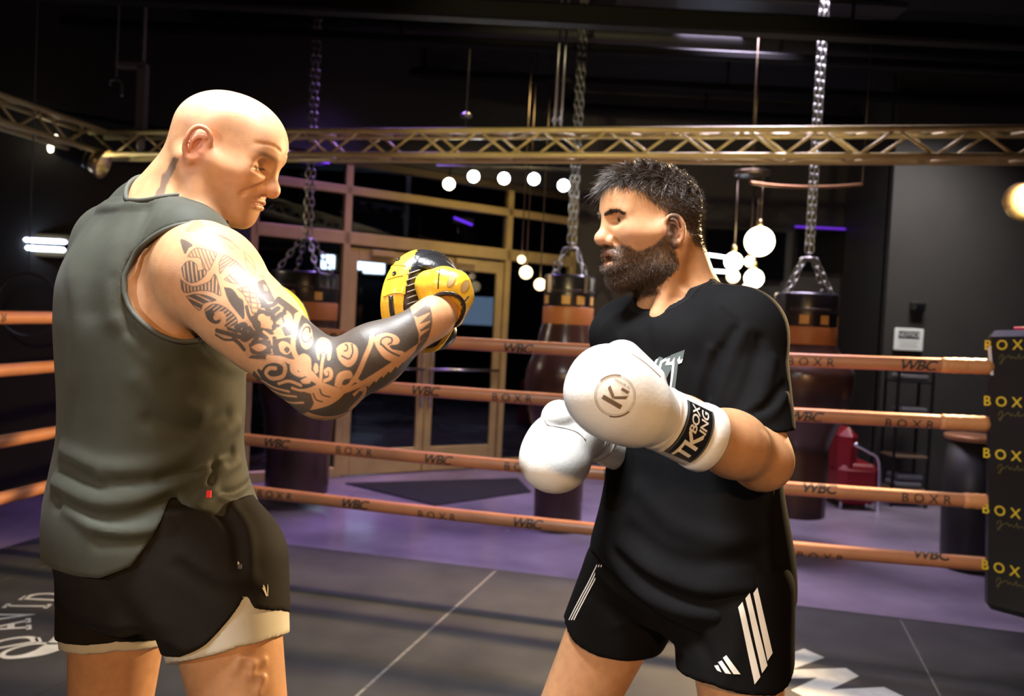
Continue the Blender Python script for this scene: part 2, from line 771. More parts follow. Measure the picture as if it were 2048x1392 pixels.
def solid(ops, h, lo=None, hi=None):
    """mesh an op list on a uniform grid"""
    if lo is None:
        lo = np.min([pr.lo for op, pr, k in ops if op == 'u'], axis=0)
        hi = np.max([pr.hi for op, pr, k in ops if op == 'u'], axis=0)
    xs, ys, zs = (np.arange(lo[i] - 3 * h, hi[i] + 4 * h, h) for i in range(3))
    return surface(field(ops, xs, ys, zs), xs, ys, zs)


def set_color(me, name, C):
    a = me.color_attributes.new(name, 'FLOAT_COLOR', 'POINT')
    C = np.asarray(C, dtype=np.float32)
    if C.shape[1] == 3:
        C = np.hstack([C, np.ones((len(C), 1), dtype=np.float32)])
    a.data.foreach_set('color', C.ravel())


def refine(V, F, sel, ops, times=1):
    """split the selected quads in four and pull the new points onto the solid"""
    for _ in range(times):
        Q = F[sel]
        keep = F[~sel]
        e = np.vstack([Q[:, [i, (i + 1) % 4]] for i in range(4)])
        e.sort(axis=1)
        ue, inv = np.unique(e, axis=0, return_inverse=True)
        inv = inv.ravel()
        n0 = len(V)
        mid = (V[ue[:, 0]] + V[ue[:, 1]]) / 2
        cen = V[Q].mean(axis=1)
        # seam edges stay straight so that the coarse neighbours still meet them
        used = np.zeros(len(V), bool)
        used[np.unique(keep)] = True
        seam = used[ue[:, 0]] & used[ue[:, 1]]
        newp = np.vstack([mid, cen])
        mv = np.concatenate([~seam, np.ones(len(cen), bool)])
        newp[mv] = onto(ops, newp[mv], steps=2)
        m = len(Q)
        mi = [n0 + inv[i * m:(i + 1) * m] for i in range(4)]
        ci = n0 + len(ue) + np.arange(m)
        new = np.vstack([np.stack([Q[:, i], mi[i], ci, mi[i - 1]], axis=1) for i in range(4)])
        V = np.vstack([V, newp])
        F = np.vstack([keep, new])
        sel = np.concatenate([np.zeros(len(keep), bool), np.ones(len(new), bool)])
    return V, F, sel


def decal(name, poly, c, ax, ay, ops, m, parent=None, direction=None, step=0.006, lift=0.0006):
    """a flat shape laid on a curved solid"""
    V, F = dice(*poly, step)
    ax, ay, c = np.asarray(ax, float), np.asarray(ay, float), np.asarray(c, float)
    P = c + V[:, :1] * ax + V[:, 1:2] * ay
    P = onto(ops, P, direction=direction, lift=lift)
    return link(name, mesh_np(name, P, F), m, parent)


def cyl_wrap(name, poly, ctr_fn, r, m, parent=None, stepy=0.012, lift=0.0006, stepx=0.02):
    """lay flat lettering around a rope: x runs along the rope, y around it. ctr_fn(s) -> centre, tangent, outward, up"""
    V, F = dice(*poly, stepx, stepy)
    P = []
    for x, y in V:
        c, t, o, u = ctr_fn(x)
        a = y / r
        P.append(c + (o * math.cos(a) + u * math.sin(a)) * (r + lift))
    return link(name, mesh_np(name, np.array(P), F), m, parent)


# ================================================================== people
QF = 1.0  # grid coarseness while testing


def station(py, xl, xr, Y, q, w):
    P = at((xl + xr) / 2, py, Y)
    Wd = (xr - xl) / 2 * Y / FPX
    a = Wd / math.sqrt(math.cos(w) ** 2 + (q * math.sin(w)) ** 2)
    return (P[2], P[0], P[1], a, a * q, w)


class Frame:
    """head frame: x forward, y left, z up"""

    def __init__(self, o, fwd, S=1.0, fz=1.0, roll=0.0, sx=1.0, sh=0.0):
        self.sx, self.sh = sx, sh
        self.o = np.asarray(o, float)
        f = unit(fwd)
        l = unit(np.cross([0, 0, 1.0], f))
        u = np.cross(f, l)
        l, u = l * math.cos(roll) + u * math.sin(roll), u * math.cos(roll) - l * math.sin(roll)
        self.R = np.stack([f, l, u], axis=1)
        self.S, self.fz = S, fz

    def __call__(self, x, y, z):
        z = z * self.fz if z < 0 else z
        x = x * self.sx + (self.sh * z if z < 0 else 0)
        return self.o + self.R @ (np.array([x, y, z]) * self.S)

    def inv(self, P):
        q = (P - self.o) @ self.R / self.S
        q[:, 0] = (q[:, 0] - np.where(q[:, 2] < 0, self.sh * q[:, 2], 0)) / self.sx
        q[:, 2] = np.where(q[:, 2] < 0, q[:, 2] / self.fz, q[:, 2])
        return q


def head_ops(T, kind):
    S, R = T.S, T.R
    ops = []

    def rc(a, b, ra, rb, k, op='u'):
        ops.append((op, p_rc(T(*a), T(*b), ra * S, rb * S), k * S))

    def el(c, r, k, op='u', Rl=None):
        ops.append((op, p_ell(T(*c), np.array(r) * S, R if Rl is None else R @ Rl), k * S))

    coach = kind == 'coach'
    el((-.006, 0, .028), (.096, .076, .077), .0)
    el((.034, 0, .026), (.064, .065, .060), .03)
    el((.038, 0, -.035), (.055, .056, .075), .035)
    jd = 0 if coach else .006
    for s in (-1, 1):
        rc((.006, s * .054, -.03), (.014, s * .049, -.08 - jd), .015, .015, .03)
        rc((.014, s * .049, -.08 - jd), (.076, s * .016, -.108 - jd), .015, .014, .03)
        rc((.064, s * .040, -.028), (.020, s * .057, -.024), .017, .015, .032)
        rc((.087, s * .012, .010), (.072, s * .045, .010), .0115 if coach else .0105, .009, .014)
    ops.append(('u', p_sph(T(.082, 0, -.107 - jd), .016 * S), .02 * S))
    el((.072 if coach else .074, 0, -.074), (.024, .03, .028), .02)
    for s in (-1, 1):
        el((.099, s * .031, -.006), (.017, .018, .0115), .012, 's')
        # closed upper and lower lids
        el((.0712 if coach else .0735, s * .031, -.006), (.0142, .0165, .0128), .006 if coach else .004)
        if not coach:
            rc((.0905, s * .021, -.0075), (.0765, s * .0455, -.0085), .0040, .0034, .0025, 's')
    # nose
    rc((.0915 if not coach else .0895, 0, .003), (.1095, 0, -.036), .0082, .0098, .012)
    tip = .1135 if coach else .1125
    ops.append(('u', p_sph(T(tip, 0, -.044 if coach else -.041), .0132 * S), .010 * S))
    for s in (-1, 1):
        ops.append(('u', p_sph(T(.100, s * .0125, -.046), .0088 * S), .006 * S))
        ops.append(('s', p_ell(T(.1045, s * .0065, -.0555), np.array([.006, .0038, .005]) * S, R), .003 * S))
    # mouth
    def groove(pts, r, k, op='s', sub=4):
        q = onto(ops, np.array([T(*p) for p in smooth_path(pts, sub)]), steps=8)
        for i in range(len(q) - 1):
            ops.append((op, p_rc(q[i], q[i + 1], r * S, r * S), k * S))
    if coach:
        for s in (-1, 1):
            groove([(.0965, s * .001, -.0680), (.093, s * .009, -.0685), (.089, s * .016, -.0715)], .0010, .006, 'u')
            groove([(.094, s * .001, -.0795), (.091, s * .008, -.0795), (.088, s * .013, -.0785)], .0012, .006, 'u')
        for s in (-1, 1):
            groove([(.1, 0, -.0735), (.093, s * .011, -.0735), (.084, s * .024, -.0765)], .0013, .002)
            groove([(.096, s * .021, -.042), (.085, s * .034, -.056), (.078, s * .037, -.068)], .0006, .008)
            groove([(.088, s * .040, -.017), (.080, s * .048, -.020)], .0010, .006)
            groove([(.096, s * .012, .028), (.09, s * .03, .031), (.075, s * .05, .026)], .0005, .004)
    else:
        for s in (-1, 1):
            groove([(.0985, s * .001, -.0655), (.093, s * .011, -.0665), (.083, s * .022, -.0745)], .0042, .007, 'u')
            groove([(.0935, s * .001, -.0885), (.089, s * .01, -.088), (.080, s * .019, -.0815)], .0052, .007, 'u')
        el((.094, 0, -.077), (.024, .0165, .0052), .004, 's')
        for s in (-1, 1):
            groove([(.096, s * .021, -.044), (.086, s * .032, -.056)], .0010, .008)
    # brow furrow above the eye and temple hollow
    for s in (-1, 1):
        el((.055, s * .086, .020), (.03, .016, .03), .035, 's')
        # ear: helix, antihelix, bowl, lobe
        cx, cz, cy = -.008 if coach else -.002, -.008 if coach else -.026, .0725
        es = 1.0 if coach else .86
        tilt = -.18

        def E(u, v, w):
            u, v = u * es, v * es
            x = cx + u * math.cos(tilt) - v * math.sin(tilt)
            z = cz + u * math.sin(tilt) + v * math.cos(tilt)
            return (x, s * (cy + w), z)
        ops.append(('u', p_ell(T(*E(.0, .0, .005)), np.array([.0155 * es, .0075, .028 * es]) * S, R), .006 * S))
        el(E(.001, -.001, .016), (.0105 * es, .0085, .0195 * es), .004, 's')
        hp = [(.013, -.004, .002), (.015, .012, .004), (.011, .025, .008), (.001, .031, .013), (-.011, .028, .017), (-.018, .016, .019),
              (-.019, .0, .018), (-.015, -.014, .014), (-.008, -.023, .010), (.002, -.029, .007)]
        hp = smooth_path(hp, 4)
        for i in range(len(hp) - 1):
            rr = .0039 if i < 28 else .0045
            rc(E(*hp[i]), E(*hp[i + 1]), rr, rr, .0012)
        ah = [(.006, .017, .010), (-.005, .013, .013), (-.010, .0, .013), (-.007, -.012, .011)]
        ah = smooth_path(ah, 3)
        for i in range(len(ah) - 1):
            rc(E(*ah[i]), E(*ah[i + 1]), .0028, .0028, .0015)
        ops.append(('u', p_sph(T(*E(.011, -.008, .007)), .0042 * S), .004 * S))
        ops.append(('u', p_sph(T(*E(.003, -.027, .007)), .0062 * S), .006 * S))
    return ops


def g(P, c, r):
    return np.exp(-(((P - np.asarray(c)) / np.asarray(r)) ** 2).sum(1))


def mixc(C, col, w):
    w = np.clip(w, 0, 1)[:, None]
    return C * (1 - w) + np.asarray(col) * w


def sstep(a, b, x):
    t = np.clip((x - a) / (b - a), 0, 1)
    return t * t * (3 - 2 * t)


def noise3(P, s, seed=0):
    """cheap smooth noise from summed sines, about -1..1"""
    r = np.random.default_rng(seed)
    v = np.zeros(len(P))
    for i in range(6):
        k = r.normal(size=3) * s * (1 + .35 * i)
        v += np.sin(P @ k + r.uniform(0, 6.28)) / (1 + .35 * i)
    return v / 3.0


def pxfolds(rows, ops):
    """rows: list of (polyline, width, height); the creases lie on the skin of the garment OPS, height > 0 is raised"""
    out = []
    for pts, w, h in rows:
        P = [hit(ops, *p) for p in smooth_path(pts, 3)]
        segs = [p_rc(P[i], P[i + 1], 0, 0) for i in range(len(P) - 1)]
        n = len(segs)

        def f(x, y, z, segs=segs, w=w, h=h):
            d = segs[0].f(x, y, z)
            for sg in segs[1:]:
                d = np.minimum(d, sg.f(x, y, z))
            return -h * np.exp(-(d / w) ** 2)
        P = np.array(P)
        out.append(('d', Prim(f, P.min(0) - 1.2 * w, P.max(0) + 1.2 * w), w))
    return out


def inflate(pr, e):
    return Prim(lambda x, y, z: pr.f(x, y, z) - e, pr.lo - e, pr.hi + e)


def hem_cut(c, table, r, px):
    """cut away what lies below a hem whose height varies with the bearing around a vertical axis through C;
    rows: (degrees, height mark), r: distance of the hem from the axis"""
    t = sorted(table)
    A = np.array([k for k, v in t], float)
    Z = np.array([at(px, v, c[1] + r * math.sin(math.radians(k)))[2] for k, v in t])
    A = np.concatenate([A - 360, A, A + 360])
    Z = np.tile(Z, 3)

    def f(x, y, z):
        a = np.degrees(np.arctan2(y - c[1], x - c[0]))
        return (np.interp(a, A, Z) - z) * 0.8
    return f


def eyeball(c, look, parent, r=.0125):
    R = rot_to(look)
    mb = MB().lathe([(1e-5, -r)] + [(r * math.sin(a), -r * math.cos(a)) for a in np.linspace(.1, 3.04, 28)] + [(1e-5, r)], c, 24, R)
    me = mb.mesh('eye')
    V = (np.array(mb.v) - c) @ R
    a = np.degrees(np.arccos(np.clip(V[:, 2] / r, -1, 1)))
    C = np.tile([.62, .55, .50], (len(V), 1))
    C = mixc(C, (.075, .040, .022), sstep(29, 26, a))
    C = mixc(C, (.004, .004, .004), sstep(13, 11, a))
    set_color(me, 'Col', C)
    return link('eye', me, mat('wet_eye', (.5, .5, .5), rough=.08, attr='Col', coat=.5), parent)


def skin_mat(name):
    return mat(name, (0.6, 0.35, 0.22), rough=0.48, noise=0.08, nscale=55, bump=0.05, bscale=420, attr='Col', sss=0.15, spec=0.38)


# ------------------------------------------------------------------ coach
CO = empty('person', (-.98, 1.42, 0), 'bald trainer in an olive tank top with a tattooed arm, raising a yellow focus mitt', 'person')
cT = Frame(at(453, 307, 1.40), (math.cos(.245) * math.cos(.10), -math.cos(.245) * math.sin(.10), -math.sin(.245)), 1.0, .90, sx=.925, sh=.17)
c_neck = [at(395, 372, 1.41), at(335, 452, 1.43)]
cS, cE, cW = at(396, 540, 1.29), at(646, 762, 1.20), at(866, 636, 1.228)
cS2, cE2, cW2 = at(222, 528, 1.53), at(330, 830, 1.74), at(515, 690, 1.70)
cH1, cH2 = at(437, 1130, 1.38), at(248, 1125, 1.50)
cK1, cK2 = at(505, 1575, 1.30), at(205, 1600, 1.52)
cA1, cA2 = np.array([cK1[0] - .03, cK1[1] + .05, .09]), np.array([cK2[0] - .1, cK2[1] + .06, .09])
cw = -0.80
torso_px = [(440, 215, 395, 1.42, .62), (500, 160, 440, 1.42, .66), (560, 135, 455, 1.42, .70), (640, 130, 466, 1.42, .74), (720, 134, 470, 1.42, .76),
            (800, 144, 464, 1.42, .78), (880, 146, 460, 1.42, .80), (950, 142, 466, 1.42, .84), (1020, 136, 486, 1.42, .86), (1090, 136, 500, 1.42, .88),
            (1170, 142, 510, 1.42, .85)]
c_torso = p_loft([station(*r, cw) for r in torso_px], 2.3)
coach_ops = head_ops(cT, 'coach')


def U(pr, k=.03):
    return ('u', pr, k)


trunk0 = len(coach_ops)
coach_ops += [
    U(p_rc(cT(-.03, 0, -.035), c_neck[1], .058, .068), .03),
    U(p_rc(cT(.0, 0, -.06), at(372, 440, 1.40), .05, .055), .03),
    U(p_rc(cT(-.035, -.058, -.035), at(412, 445, 1.35), .013, .016), .022),          # neck muscle
    U(p_rc(cT(-.05, 0, -.02), at(300, 425, 1.44), .036, .05), .04),
    U(p_rc(c_neck[1], at(378, 492, 1.32), .060, .058), .04), U(p_rc(c_neck[1], at(232, 480, 1.52), .062, .054), .04),
    U(c_torso, .04),
    U(p_ell(at(350, 590, 1.30), (.05, .04, .085), rot_to((0, 0, 1), (.8, -.6, 0))), .04),    # shoulder blade
    U(p_rc(at(405, 640, 1.345), at(410, 740, 1.39), .042, .036), .05),                           # side of the back
    # right arm
    U(p_ell(at(424, 545, 1.28), (.088, .080, .074), rot_to(cE - cS, (0, -1, 0))[:, [2, 0, 1]]), .03),
    U(p_rc(at(415, 560, 1.27), at(520, 652, 1.235), .074, .061), .03),
    U(p_rc(at(500, 620, 1.24), at(605, 718, 1.205), .052, .044), .03),
    U(p_rc(at(468, 640, 1.25), at(592, 744, 1.21), .046, .040), .03),
    U(p_rc(at(600, 722, 1.205), cE, .046, .047), .03),
    U(p_sph(at(648, 778, 1.195), .040), .03),
    U(p_rc(at(662, 757, 1.195), at(745, 712, 1.20), .047, .043), .03),
    U(p_rc(at(745, 712, 1.20), cW, .042, .0285), .03),
    # left arm
    U(p_sph(cS2, .062), .03), U(p_rc(cS2, cE2, .066, .048), .03), U(p_rc(cE2, cW2, .05, .03), .03),
    # legs
    U(p_rc(cH1, cK1, .100, .060), .04), U(p_rc(cH2, cK2, .095, .060), .04),
    U(p_rc(at(462, 1200, 1.35), at(512, 1480, 1.29), .050, .043), .04),
    U(p_rc(cK1, cA1, .058, .036), .03), U(p_rc(cK2, cA2, .058, .036), .03),
    U(p_ell((cK1 + cA1) / 2 + [-.02, .01, .08], (.05, .05, .1)), .04), U(p_ell((cK2 + cA2) / 2 + [-.03, .01, .08], (.05, .05, .1)), .04),
]
coach_trunk = [o[1] for o in coach_ops[trunk0 + 4:trunk0 + 9]]
coach_legs = [o[1] for o in coach_ops[trunk0 + 20:trunk0 + 23]]
for A in (cA1, cA2):
    coach_ops += [U(p_rc(A + [-.04, 0, -.045], A + [.16, -.02, -.06], .034, .022), .03), U(p_ell(A + [.07, -.01, -.06], (.1, .042, .028)), .02)]
# veins on the thigh
leg_ops = [U(o, .04) for o in coach_legs]
for pts in ([(480, 1318), (505, 1330), (500, 1350), (525, 1358), (515, 1385)], [(505, 1330), (528, 1322)], [(478, 1318), (470, 1340)]):
    for i in range(len(pts) - 1):
        a, b = hit(leg_ops, *pts[i]) + [0, .0015, 0], hit(leg_ops, *pts[i + 1]) + [0, .0015, 0]
        coach_ops.append(U(p_rc(a, b, .0020, .0020), .010))
# hands: palm, four fingers and a thumb, closed inside the mitts
for w0, pal, fdir in ((cW, at(898, 608, 1.292), unit(at(903, 575, 1.31) - at(898, 608, 1.292))), (cW2, at(548, 655, 1.68), unit((.5, .2, .8)))):
    coach_ops.append(U(p_rc(w0, pal, .0285, .033), .02))
    side = unit(np.cross(fdir, unit(pal - w0) + [0, -.3, .1]))
    for i, (l, o) in enumerate(((.045, -.027), (.052, -.009), (.05, .009), (.04, .027))):
        b0 = pal + side * o
        b1 = b0 + fdir * l * .45
        b2 = b1 + unit(fdir * .2 + [-.8, .5, 0]) * l * .5
        coach_ops += [U(p_rc(b0, b1, .0095, .0088), .006), U(p_rc(b1, b2, .0088, .0075), .004)]
    coach_ops.append(U(p_rc(w0 * .4 + pal * .6 + side * .02, pal + side * .035 + fdir * .02, .013, .010), .01))

# sleeve tattoo: drawn in the plane in which the arm bends
arm_ops = [o for o in coach_ops if o[1].lo[0] < -.1 and o[1].hi[0] > cS[0] and o[1].lo[1] < 1.3]
arm_pts = np.array([cS - (cE - cS) * .15, at(520, 650, 1.235), cE, at(748, 712, 1.20), cW, at(908, 604, 1.235)])


def arm_uv(P):
    """u: metres along the arm from the shoulder, v: metres around it from the line that faces the camera side"""
    best = np.full(len(P), 9.0)
    u = np.zeros(len(P))
    v = np.zeros(len(P))
    L = 0.0
    for i in range(len(arm_pts) - 1):
        a, b = arm_pts[i], arm_pts[i + 1]
        ab = b - a
        l = np.linalg.norm(ab)
        t = np.clip((P - a) @ ab / l ** 2, 0, 1)
        q = P - a - t[:, None] * ab
        d = np.linalg.norm(q, axis=1)
        ref = np.array([0, -1.0, 0]) - ab / l * (-ab[1] / l)
        ref /= np.linalg.norm(ref)
        upv = np.cross(ref, ab / l)
        if upv[2] < 0:
            upv = -upv
        ang = np.arctan2(q @ upv, q @ ref)
        m = d < best
        best = np.where(m, d, best)
        u = np.where(m, L + t * l, u)
        v = np.where(m, ang * np.maximum(d, .02), v)
        L += l
    return u, v, best


def px_uv(px, py):
    """tattoo coordinates of a spot on the arm: the plane in which the arm bends"""
    P = hit(arm_ops, px, py, 1.05, 1.40, 160)
    if eval_ops(arm_ops, P[None])[0] > .004:
        P = at(px, py, 1.205)          # beside the arm: carry the drawing on past its edge
    return float(P[0]), float(P[2])


def seg_d(x, y, pts):
    best = np.full(len(x), 9.0)
    for i in range(len(pts) - 1):
        ax, ay = pts[i]
        bx, by = pts[i + 1]
        l2 = (bx - ax) ** 2 + (by - ay) ** 2 + 1e-12
        t = np.clip(((x - ax) * (bx - ax) + (y - ay) * (by - ay)) / l2, 0, 1)
        best = np.minimum(best, np.hypot(x - ax - t * (bx - ax), y - ay - t * (by - ay)))
    return best


def tattoo(P):
    """dark sleeve: shapes laid out in the plane of the bent arm, painted one over the other"""
    u, v = P[:, 0], P[:, 2]
    _, _, d = arm_uv(P)
    ink = np.zeros(len(P))
    aa = .0006
    A3 = lambda l: [(340 + x / 4.8, 430 + y / 4.8) for x, y in l]
    A4 = lambda l: [(560 + x / 4.972, 560 + y / 4.972) for x, y in l]
    A2 = lambda l: [(260 + x / 2.926, 400 + y / 2.926) for x, y in l]

    def path(l, n=3):
        return np.array([px_uv(*p) for p in smooth_path(l, n)]) if n > 1 else np.array([px_uv(*p) for p in l])

    def hatch(ang, per, duty=.5):
        w = (u * math.cos(ang) + v * math.sin(ang)) / per
        f = np.abs(w - np.floor(w) - .5) * 2
        return sstep(1 - duty - .2, 1 - duty + .2, f)

    def fill(l, val=1.0, pat=None, edge=0.0, n=3, sm=True):
        nonlocal ink
        q = path(l + [l[0]], n if sm else 1)
        lo_, hi_ = q.min(0) - .004, q.max(0) + .004
        ii = np.nonzero((u > lo_[0]) & (u < hi_[0]) & (v > lo_[1]) & (v < hi_[1]))[0]
        if len(ii) == 0:
            return
        uu_, vv_ = u[ii], v[ii]
        c = np.zeros(len(ii), bool)
        for (ax_, ay_), (bx_, by_) in zip(q[:-1], q[1:]):
            c ^= ((ay_ > vv_) != (by_ > vv_)) & (uu_ < (bx_ - ax_) * (vv_ - ay_) / (by_ - ay_ + 1e-15) + ax_)
        dd = seg_d(uu_, vv_, [tuple(t) for t in q]) * np.where(c, 1, -1)
        m = sstep(-aa, aa, dd)
        body = val if pat is None else val * (.12 + .88 * pat[ii])
        if edge:
            body = np.maximum(body, edge * sstep(.0016, .0010, np.abs(dd)))
        ink[ii] = ink[ii] * (1 - m) + m * body

    def stroke(l, w, val=1.0, n=4):
        nonlocal ink
        q = path(l, n)
        lo_, hi_ = q.min(0) - w - .003, q.max(0) + w + .003
        ii = np.nonzero((u > lo_[0]) & (u < hi_[0]) & (v > lo_[1]) & (v < hi_[1]))[0]
        if len(ii) == 0:
            return
        m = sstep(w + aa, w - aa, seg_d(u[ii], v[ii], [tuple(t) for t in q]))
        ink[ii] = ink[ii] * (1 - m) + m * val

    # ---- upper arm
    fill(A3([(65, 50), (200, 20), (330, 100), (260, 160), (120, 150)]), .55)
    fill(A3([(90, 225), (150, 240), (220, 290), (180, 320), (140, 375)]), .92)
    fill(A3([(220, 200), (330, 150), (470, 180), (600, 250), (700, 320), (560, 330), (420, 270)]), .40, hatch(.9, .006))
    fill(A3([(430, 170), (540, 215), (600, 260), (470, 205)]), .7)
    fill(A3([(160, 400), (240, 315), (350, 330), (450, 360), (420, 450), (370, 540), (310, 500), (290, 420), (200, 410)]), .75, hatch(.5, .0045, .4), .85)
    fill(A3([(105, 510), (150, 450), (210, 440), (260, 480), (270, 530), (330, 520), (355, 560), (300, 620), (220, 655), (140, 620)]), .95, hatch(.2, .006, .62), .95)
    fill(A3([(95, 610), (200, 680), (290, 670), (380, 630), (430, 560), (470, 660), (490, 780), (400, 740), (280, 730), (130, 745)]), .9, hatch(.1, .0055, .6), .9)
    fill(A3([(150, 780), (240, 755), (350, 770), (450, 820), (330, 850), (290, 920), (220, 870)]), .95, hatch(1.2, .009, .75), .95)
    fill(A3([(330, 910), (400, 855), (480, 860), (580, 920), (650, 1010), (620, 1080), (520, 1070), (460, 1050), (360, 1000)]), .92, hatch(2.2, .0055, .62), .95)
    fill(A3([(335, 930), (400, 900), (430, 960), (480, 1030), (420, 1045), (360, 1000)]), .97)
    stroke(A3([(440, 985), (480, 950), (515, 985), (500, 1050), (440, 1075), (370, 1050)]), .0042, 0)
    fill(A3([(515, 690), (600, 710), (660, 790), (705, 830), (712, 1000), (640, 930), (560, 820)]), .97)
    fill(A3([(465, 460), (520, 380), (600, 420), (680, 480), (760, 600), (640, 545), (550, 490), (480, 570)]), .72, hatch(2.4, .0045, .5), .8)
    fill(A3([(515, 620), (580, 560), (640, 540), (665, 580), (620, 610), (720, 600), (770, 620), (700, 660), (600, 660)]), .75, hatch(.9, .005, .5), .85)
    fill(A3([(640, 710), (780, 670), (830, 740), (860, 800), (880, 890), (800, 960), (770, 900), (720, 800), (700, 760)]), .75, np.maximum(hatch(1.45, .007, .3), hatch(.3, .009, .25)), .85)
    fill(A3([(840, 640), (900, 620), (940, 680), (980, 760), (1010, 830), (950, 830), (890, 780), (850, 720)]), .9, None, .9)
    fill(A3([(895, 665), (925, 680), (940, 730), (905, 720)]), .1)
    fill(A3([(700, 330), (790, 420), (830, 520), (800, 600), (740, 520)]), .4, hatch(.8, .005, .4), .45)
    fill(A3([(860, 570), (900, 580), (905, 610), (870, 600)]), .4, None, .5)
    # woven middle
    fill(A3([(640, 1060), (720, 1020), (800, 960), (880, 900), (1000, 850), (1100, 860), (1230, 960), (1190, 1180), (1190, 1392), (780, 1385), (700, 1280), (600, 1200), (440, 1160), (450, 1100)]), .18)
    for l, w in (([(870, 800), (910, 860), (950, 920)], 20), ([(860, 930), (960, 945), (1030, 900)], 24), ([(735, 880), (755, 960), (790, 1020)], 16), ([(800, 990), (840, 1090), (980, 1125)], 24),
                 ([(640, 1075), (720, 1060), (700, 1190)], 26), ([(450, 1110), (560, 1140), (690, 1175)], 22), ([(610, 1190), (660, 1230), (710, 1290)], 20), ([(720, 1190), (820, 1140), (930, 1165)], 30),
                 ([(1000, 1010), (1085, 950), (1115, 1040)], 24), ([(1180, 975), (1205, 1050), (1150, 1130)], 30), ([(1050, 820), (1120, 870), (1190, 930)], 24), ([(960, 1220), (1005, 1180), (975, 1265)], 18),
                 ([(985, 960), (1000, 1090)], 20), ([(830, 960), (850, 1060)], 22), ([(440, 1150), (520, 1195), (610, 1200)], 12), ([(760, 1090), (830, 1180), (800, 1230)], 24), ([(890, 875), (990, 865), (1040, 800)], 18),
                 ([(1100, 1090), (1130, 1160)], 22), ([(1020, 1060), (1090, 1080)], 14), ([(660, 1110), (760, 1150)], 20), ([(560, 1090), (640, 1120)], 16), ([(1120, 880), (1080, 960)], 16)):
        stroke(A3(l), w / 4.8 / 1290, .95)
    for l, w in (([(1010, 1150), (1080, 1180), (1180, 1160)], 12), ([(900, 1120), (960, 1170), (990, 1250)], 12), ([(1000, 1120), (1160, 1010)], 10), ([(1130, 980), (1160, 1060)], 30), ([(880, 985), (950, 1040)], 34)):
        stroke(A3(l), w / 4.8 / 1290, .0)
    fill(A3([(985, 1200), (1180, 1180), (1195, 1350), (1000, 1345)]), .93)
    fill(A3([(1040, 1240), (1080, 1210), (1150, 1240), (1165, 1300), (1120, 1340), (1060, 1310)]), .0)
    fill(A3([(1090, 1290), (1120, 1262), (1152, 1292), (1122, 1328)]), .95)
    fill(A3([(755, 1235), (930, 1190), (970, 1300), (960, 1335), (790, 1335)]), .9)
    fill(A3([(775, 1270), (850, 1235), (930, 1270), (850, 1312)]), .0)
    fill(A3([(780, 1345), (1000, 1340), (1190, 1352), (1190, 1385), (780, 1380)]), .9)
    # ---- dark ground of elbow and forearm
    fill(A4([(175, 320), (330, 400), (470, 480), (560, 560), (700, 440), (940, 330), (1240, 200), (1362, 470), (1380, 600), (1345, 690), (1240, 740), (1060, 850), (860, 990), (640, 1090), (560, 1100), (380, 1010),
             (250, 890), (165, 760), (148, 600)]), 1.0)
    fill(A4([(-230, 900), (-100, 790), (60, 795), (160, 850), (250, 930), (390, 1035), (330, 1085), (220, 1095), (0, 1080), (-150, 1020)]), 1.0)
    fill(A4([(640, 1130), (860, 1030), (1060, 905), (1250, 775), (1400, 660), (1330, 800), (1200, 930), (1000, 1080), (820, 1190), (700, 1290), (560, 1350), (400, 1350), (250, 1300), (330, 1290), (480, 1250), (580, 1190)]), 1.0)
    fill(A4([(120, 1100), (250, 1120), (320, 1140), (330, 1220), (250, 1230), (150, 1180)]), .9)
    fill(A4([(-260, 900), (-150, 1010), (0, 1075), (200, 1100), (320, 1150), (330, 1240), (240, 1330), (80, 1270), (-120, 1170), (-280, 1040)]), .93)
    for l in ([(-180, 1000), (-60, 1070), (90, 1110)], [(-120, 1080), (20, 1140), (160, 1160)], [(-20, 1180), (110, 1220), (230, 1220)]):
        stroke(A4(l), .0016, 0)
    # bare shapes on it
    fill(A4([(190, 560), (215, 470), (255, 430), (305, 470), (325, 560), (320, 640), (270, 690), (215, 660)]), 0)
    stroke(A4([(298, 520), (290, 475), (250, 472), (215, 540), (232, 605), (275, 615), (312, 570)]), .0012)
    fill(A4([(352, 660), (380, 590), (430, 570), (490, 600), (515, 680), (500, 790), (470, 790), (470, 720), (430, 790), (395, 720), (390, 800), (365, 760)]), 0)
    stroke(A4([(430, 640), (415, 690), (432, 730), (450, 690), (432, 640)]), .0010)
    stroke(A4([(390, 630), (395, 700), (420, 760)]), .0008)
    stroke(A4([(475, 630), (470, 700), (448, 760)]), .0008)
    stroke(A4([(428, 770), (412, 880), (405, 1000)]), .0022, 0)
    fill(A4([(190, 750), (240, 730), (300, 770), (312, 850), (300, 930), (275, 920), (268, 850), (235, 850), (205, 800)]), 0)
    fill(A4([(330, 880), (350, 825), (378, 850), (380, 910), (352, 930)]), 0)
    stroke(A4([(462, 935), (452, 905), (485, 885), (508, 920), (500, 975), (445, 1003)]), .0026, 0)
    fill(A4([(560, 680), (600, 640), (670, 620), (740, 640), (775, 700), (760, 800), (700, 862), (640, 850), (580, 780)]), 0)
    stroke(A4([(650, 640), (672, 660), (665, 700), (640, 705)]), .0011)
    stroke(A4([(715, 640), (722, 720), (685, 785), (615, 755)]), .0012)
    stroke(A4([(915, 555), (900, 640), (850, 760), (760, 960), (640, 1080)]), .0034, 0)
    fill(A4([(930, 600), (960, 550), (1060, 525), (1150, 550), (1192, 600), (1165, 640), (1090, 650), (1120, 690), (1240, 720), (1165, 815), (1050, 785), (970, 690)]), 0)
    stroke(A4([(1000, 640), (1010, 590), (1060, 565), (1110, 580), (1110, 620), (1075, 640)]), .0012)
    stroke(A4([(1010, 640), (1090, 710), (1220, 770)]), .0014)
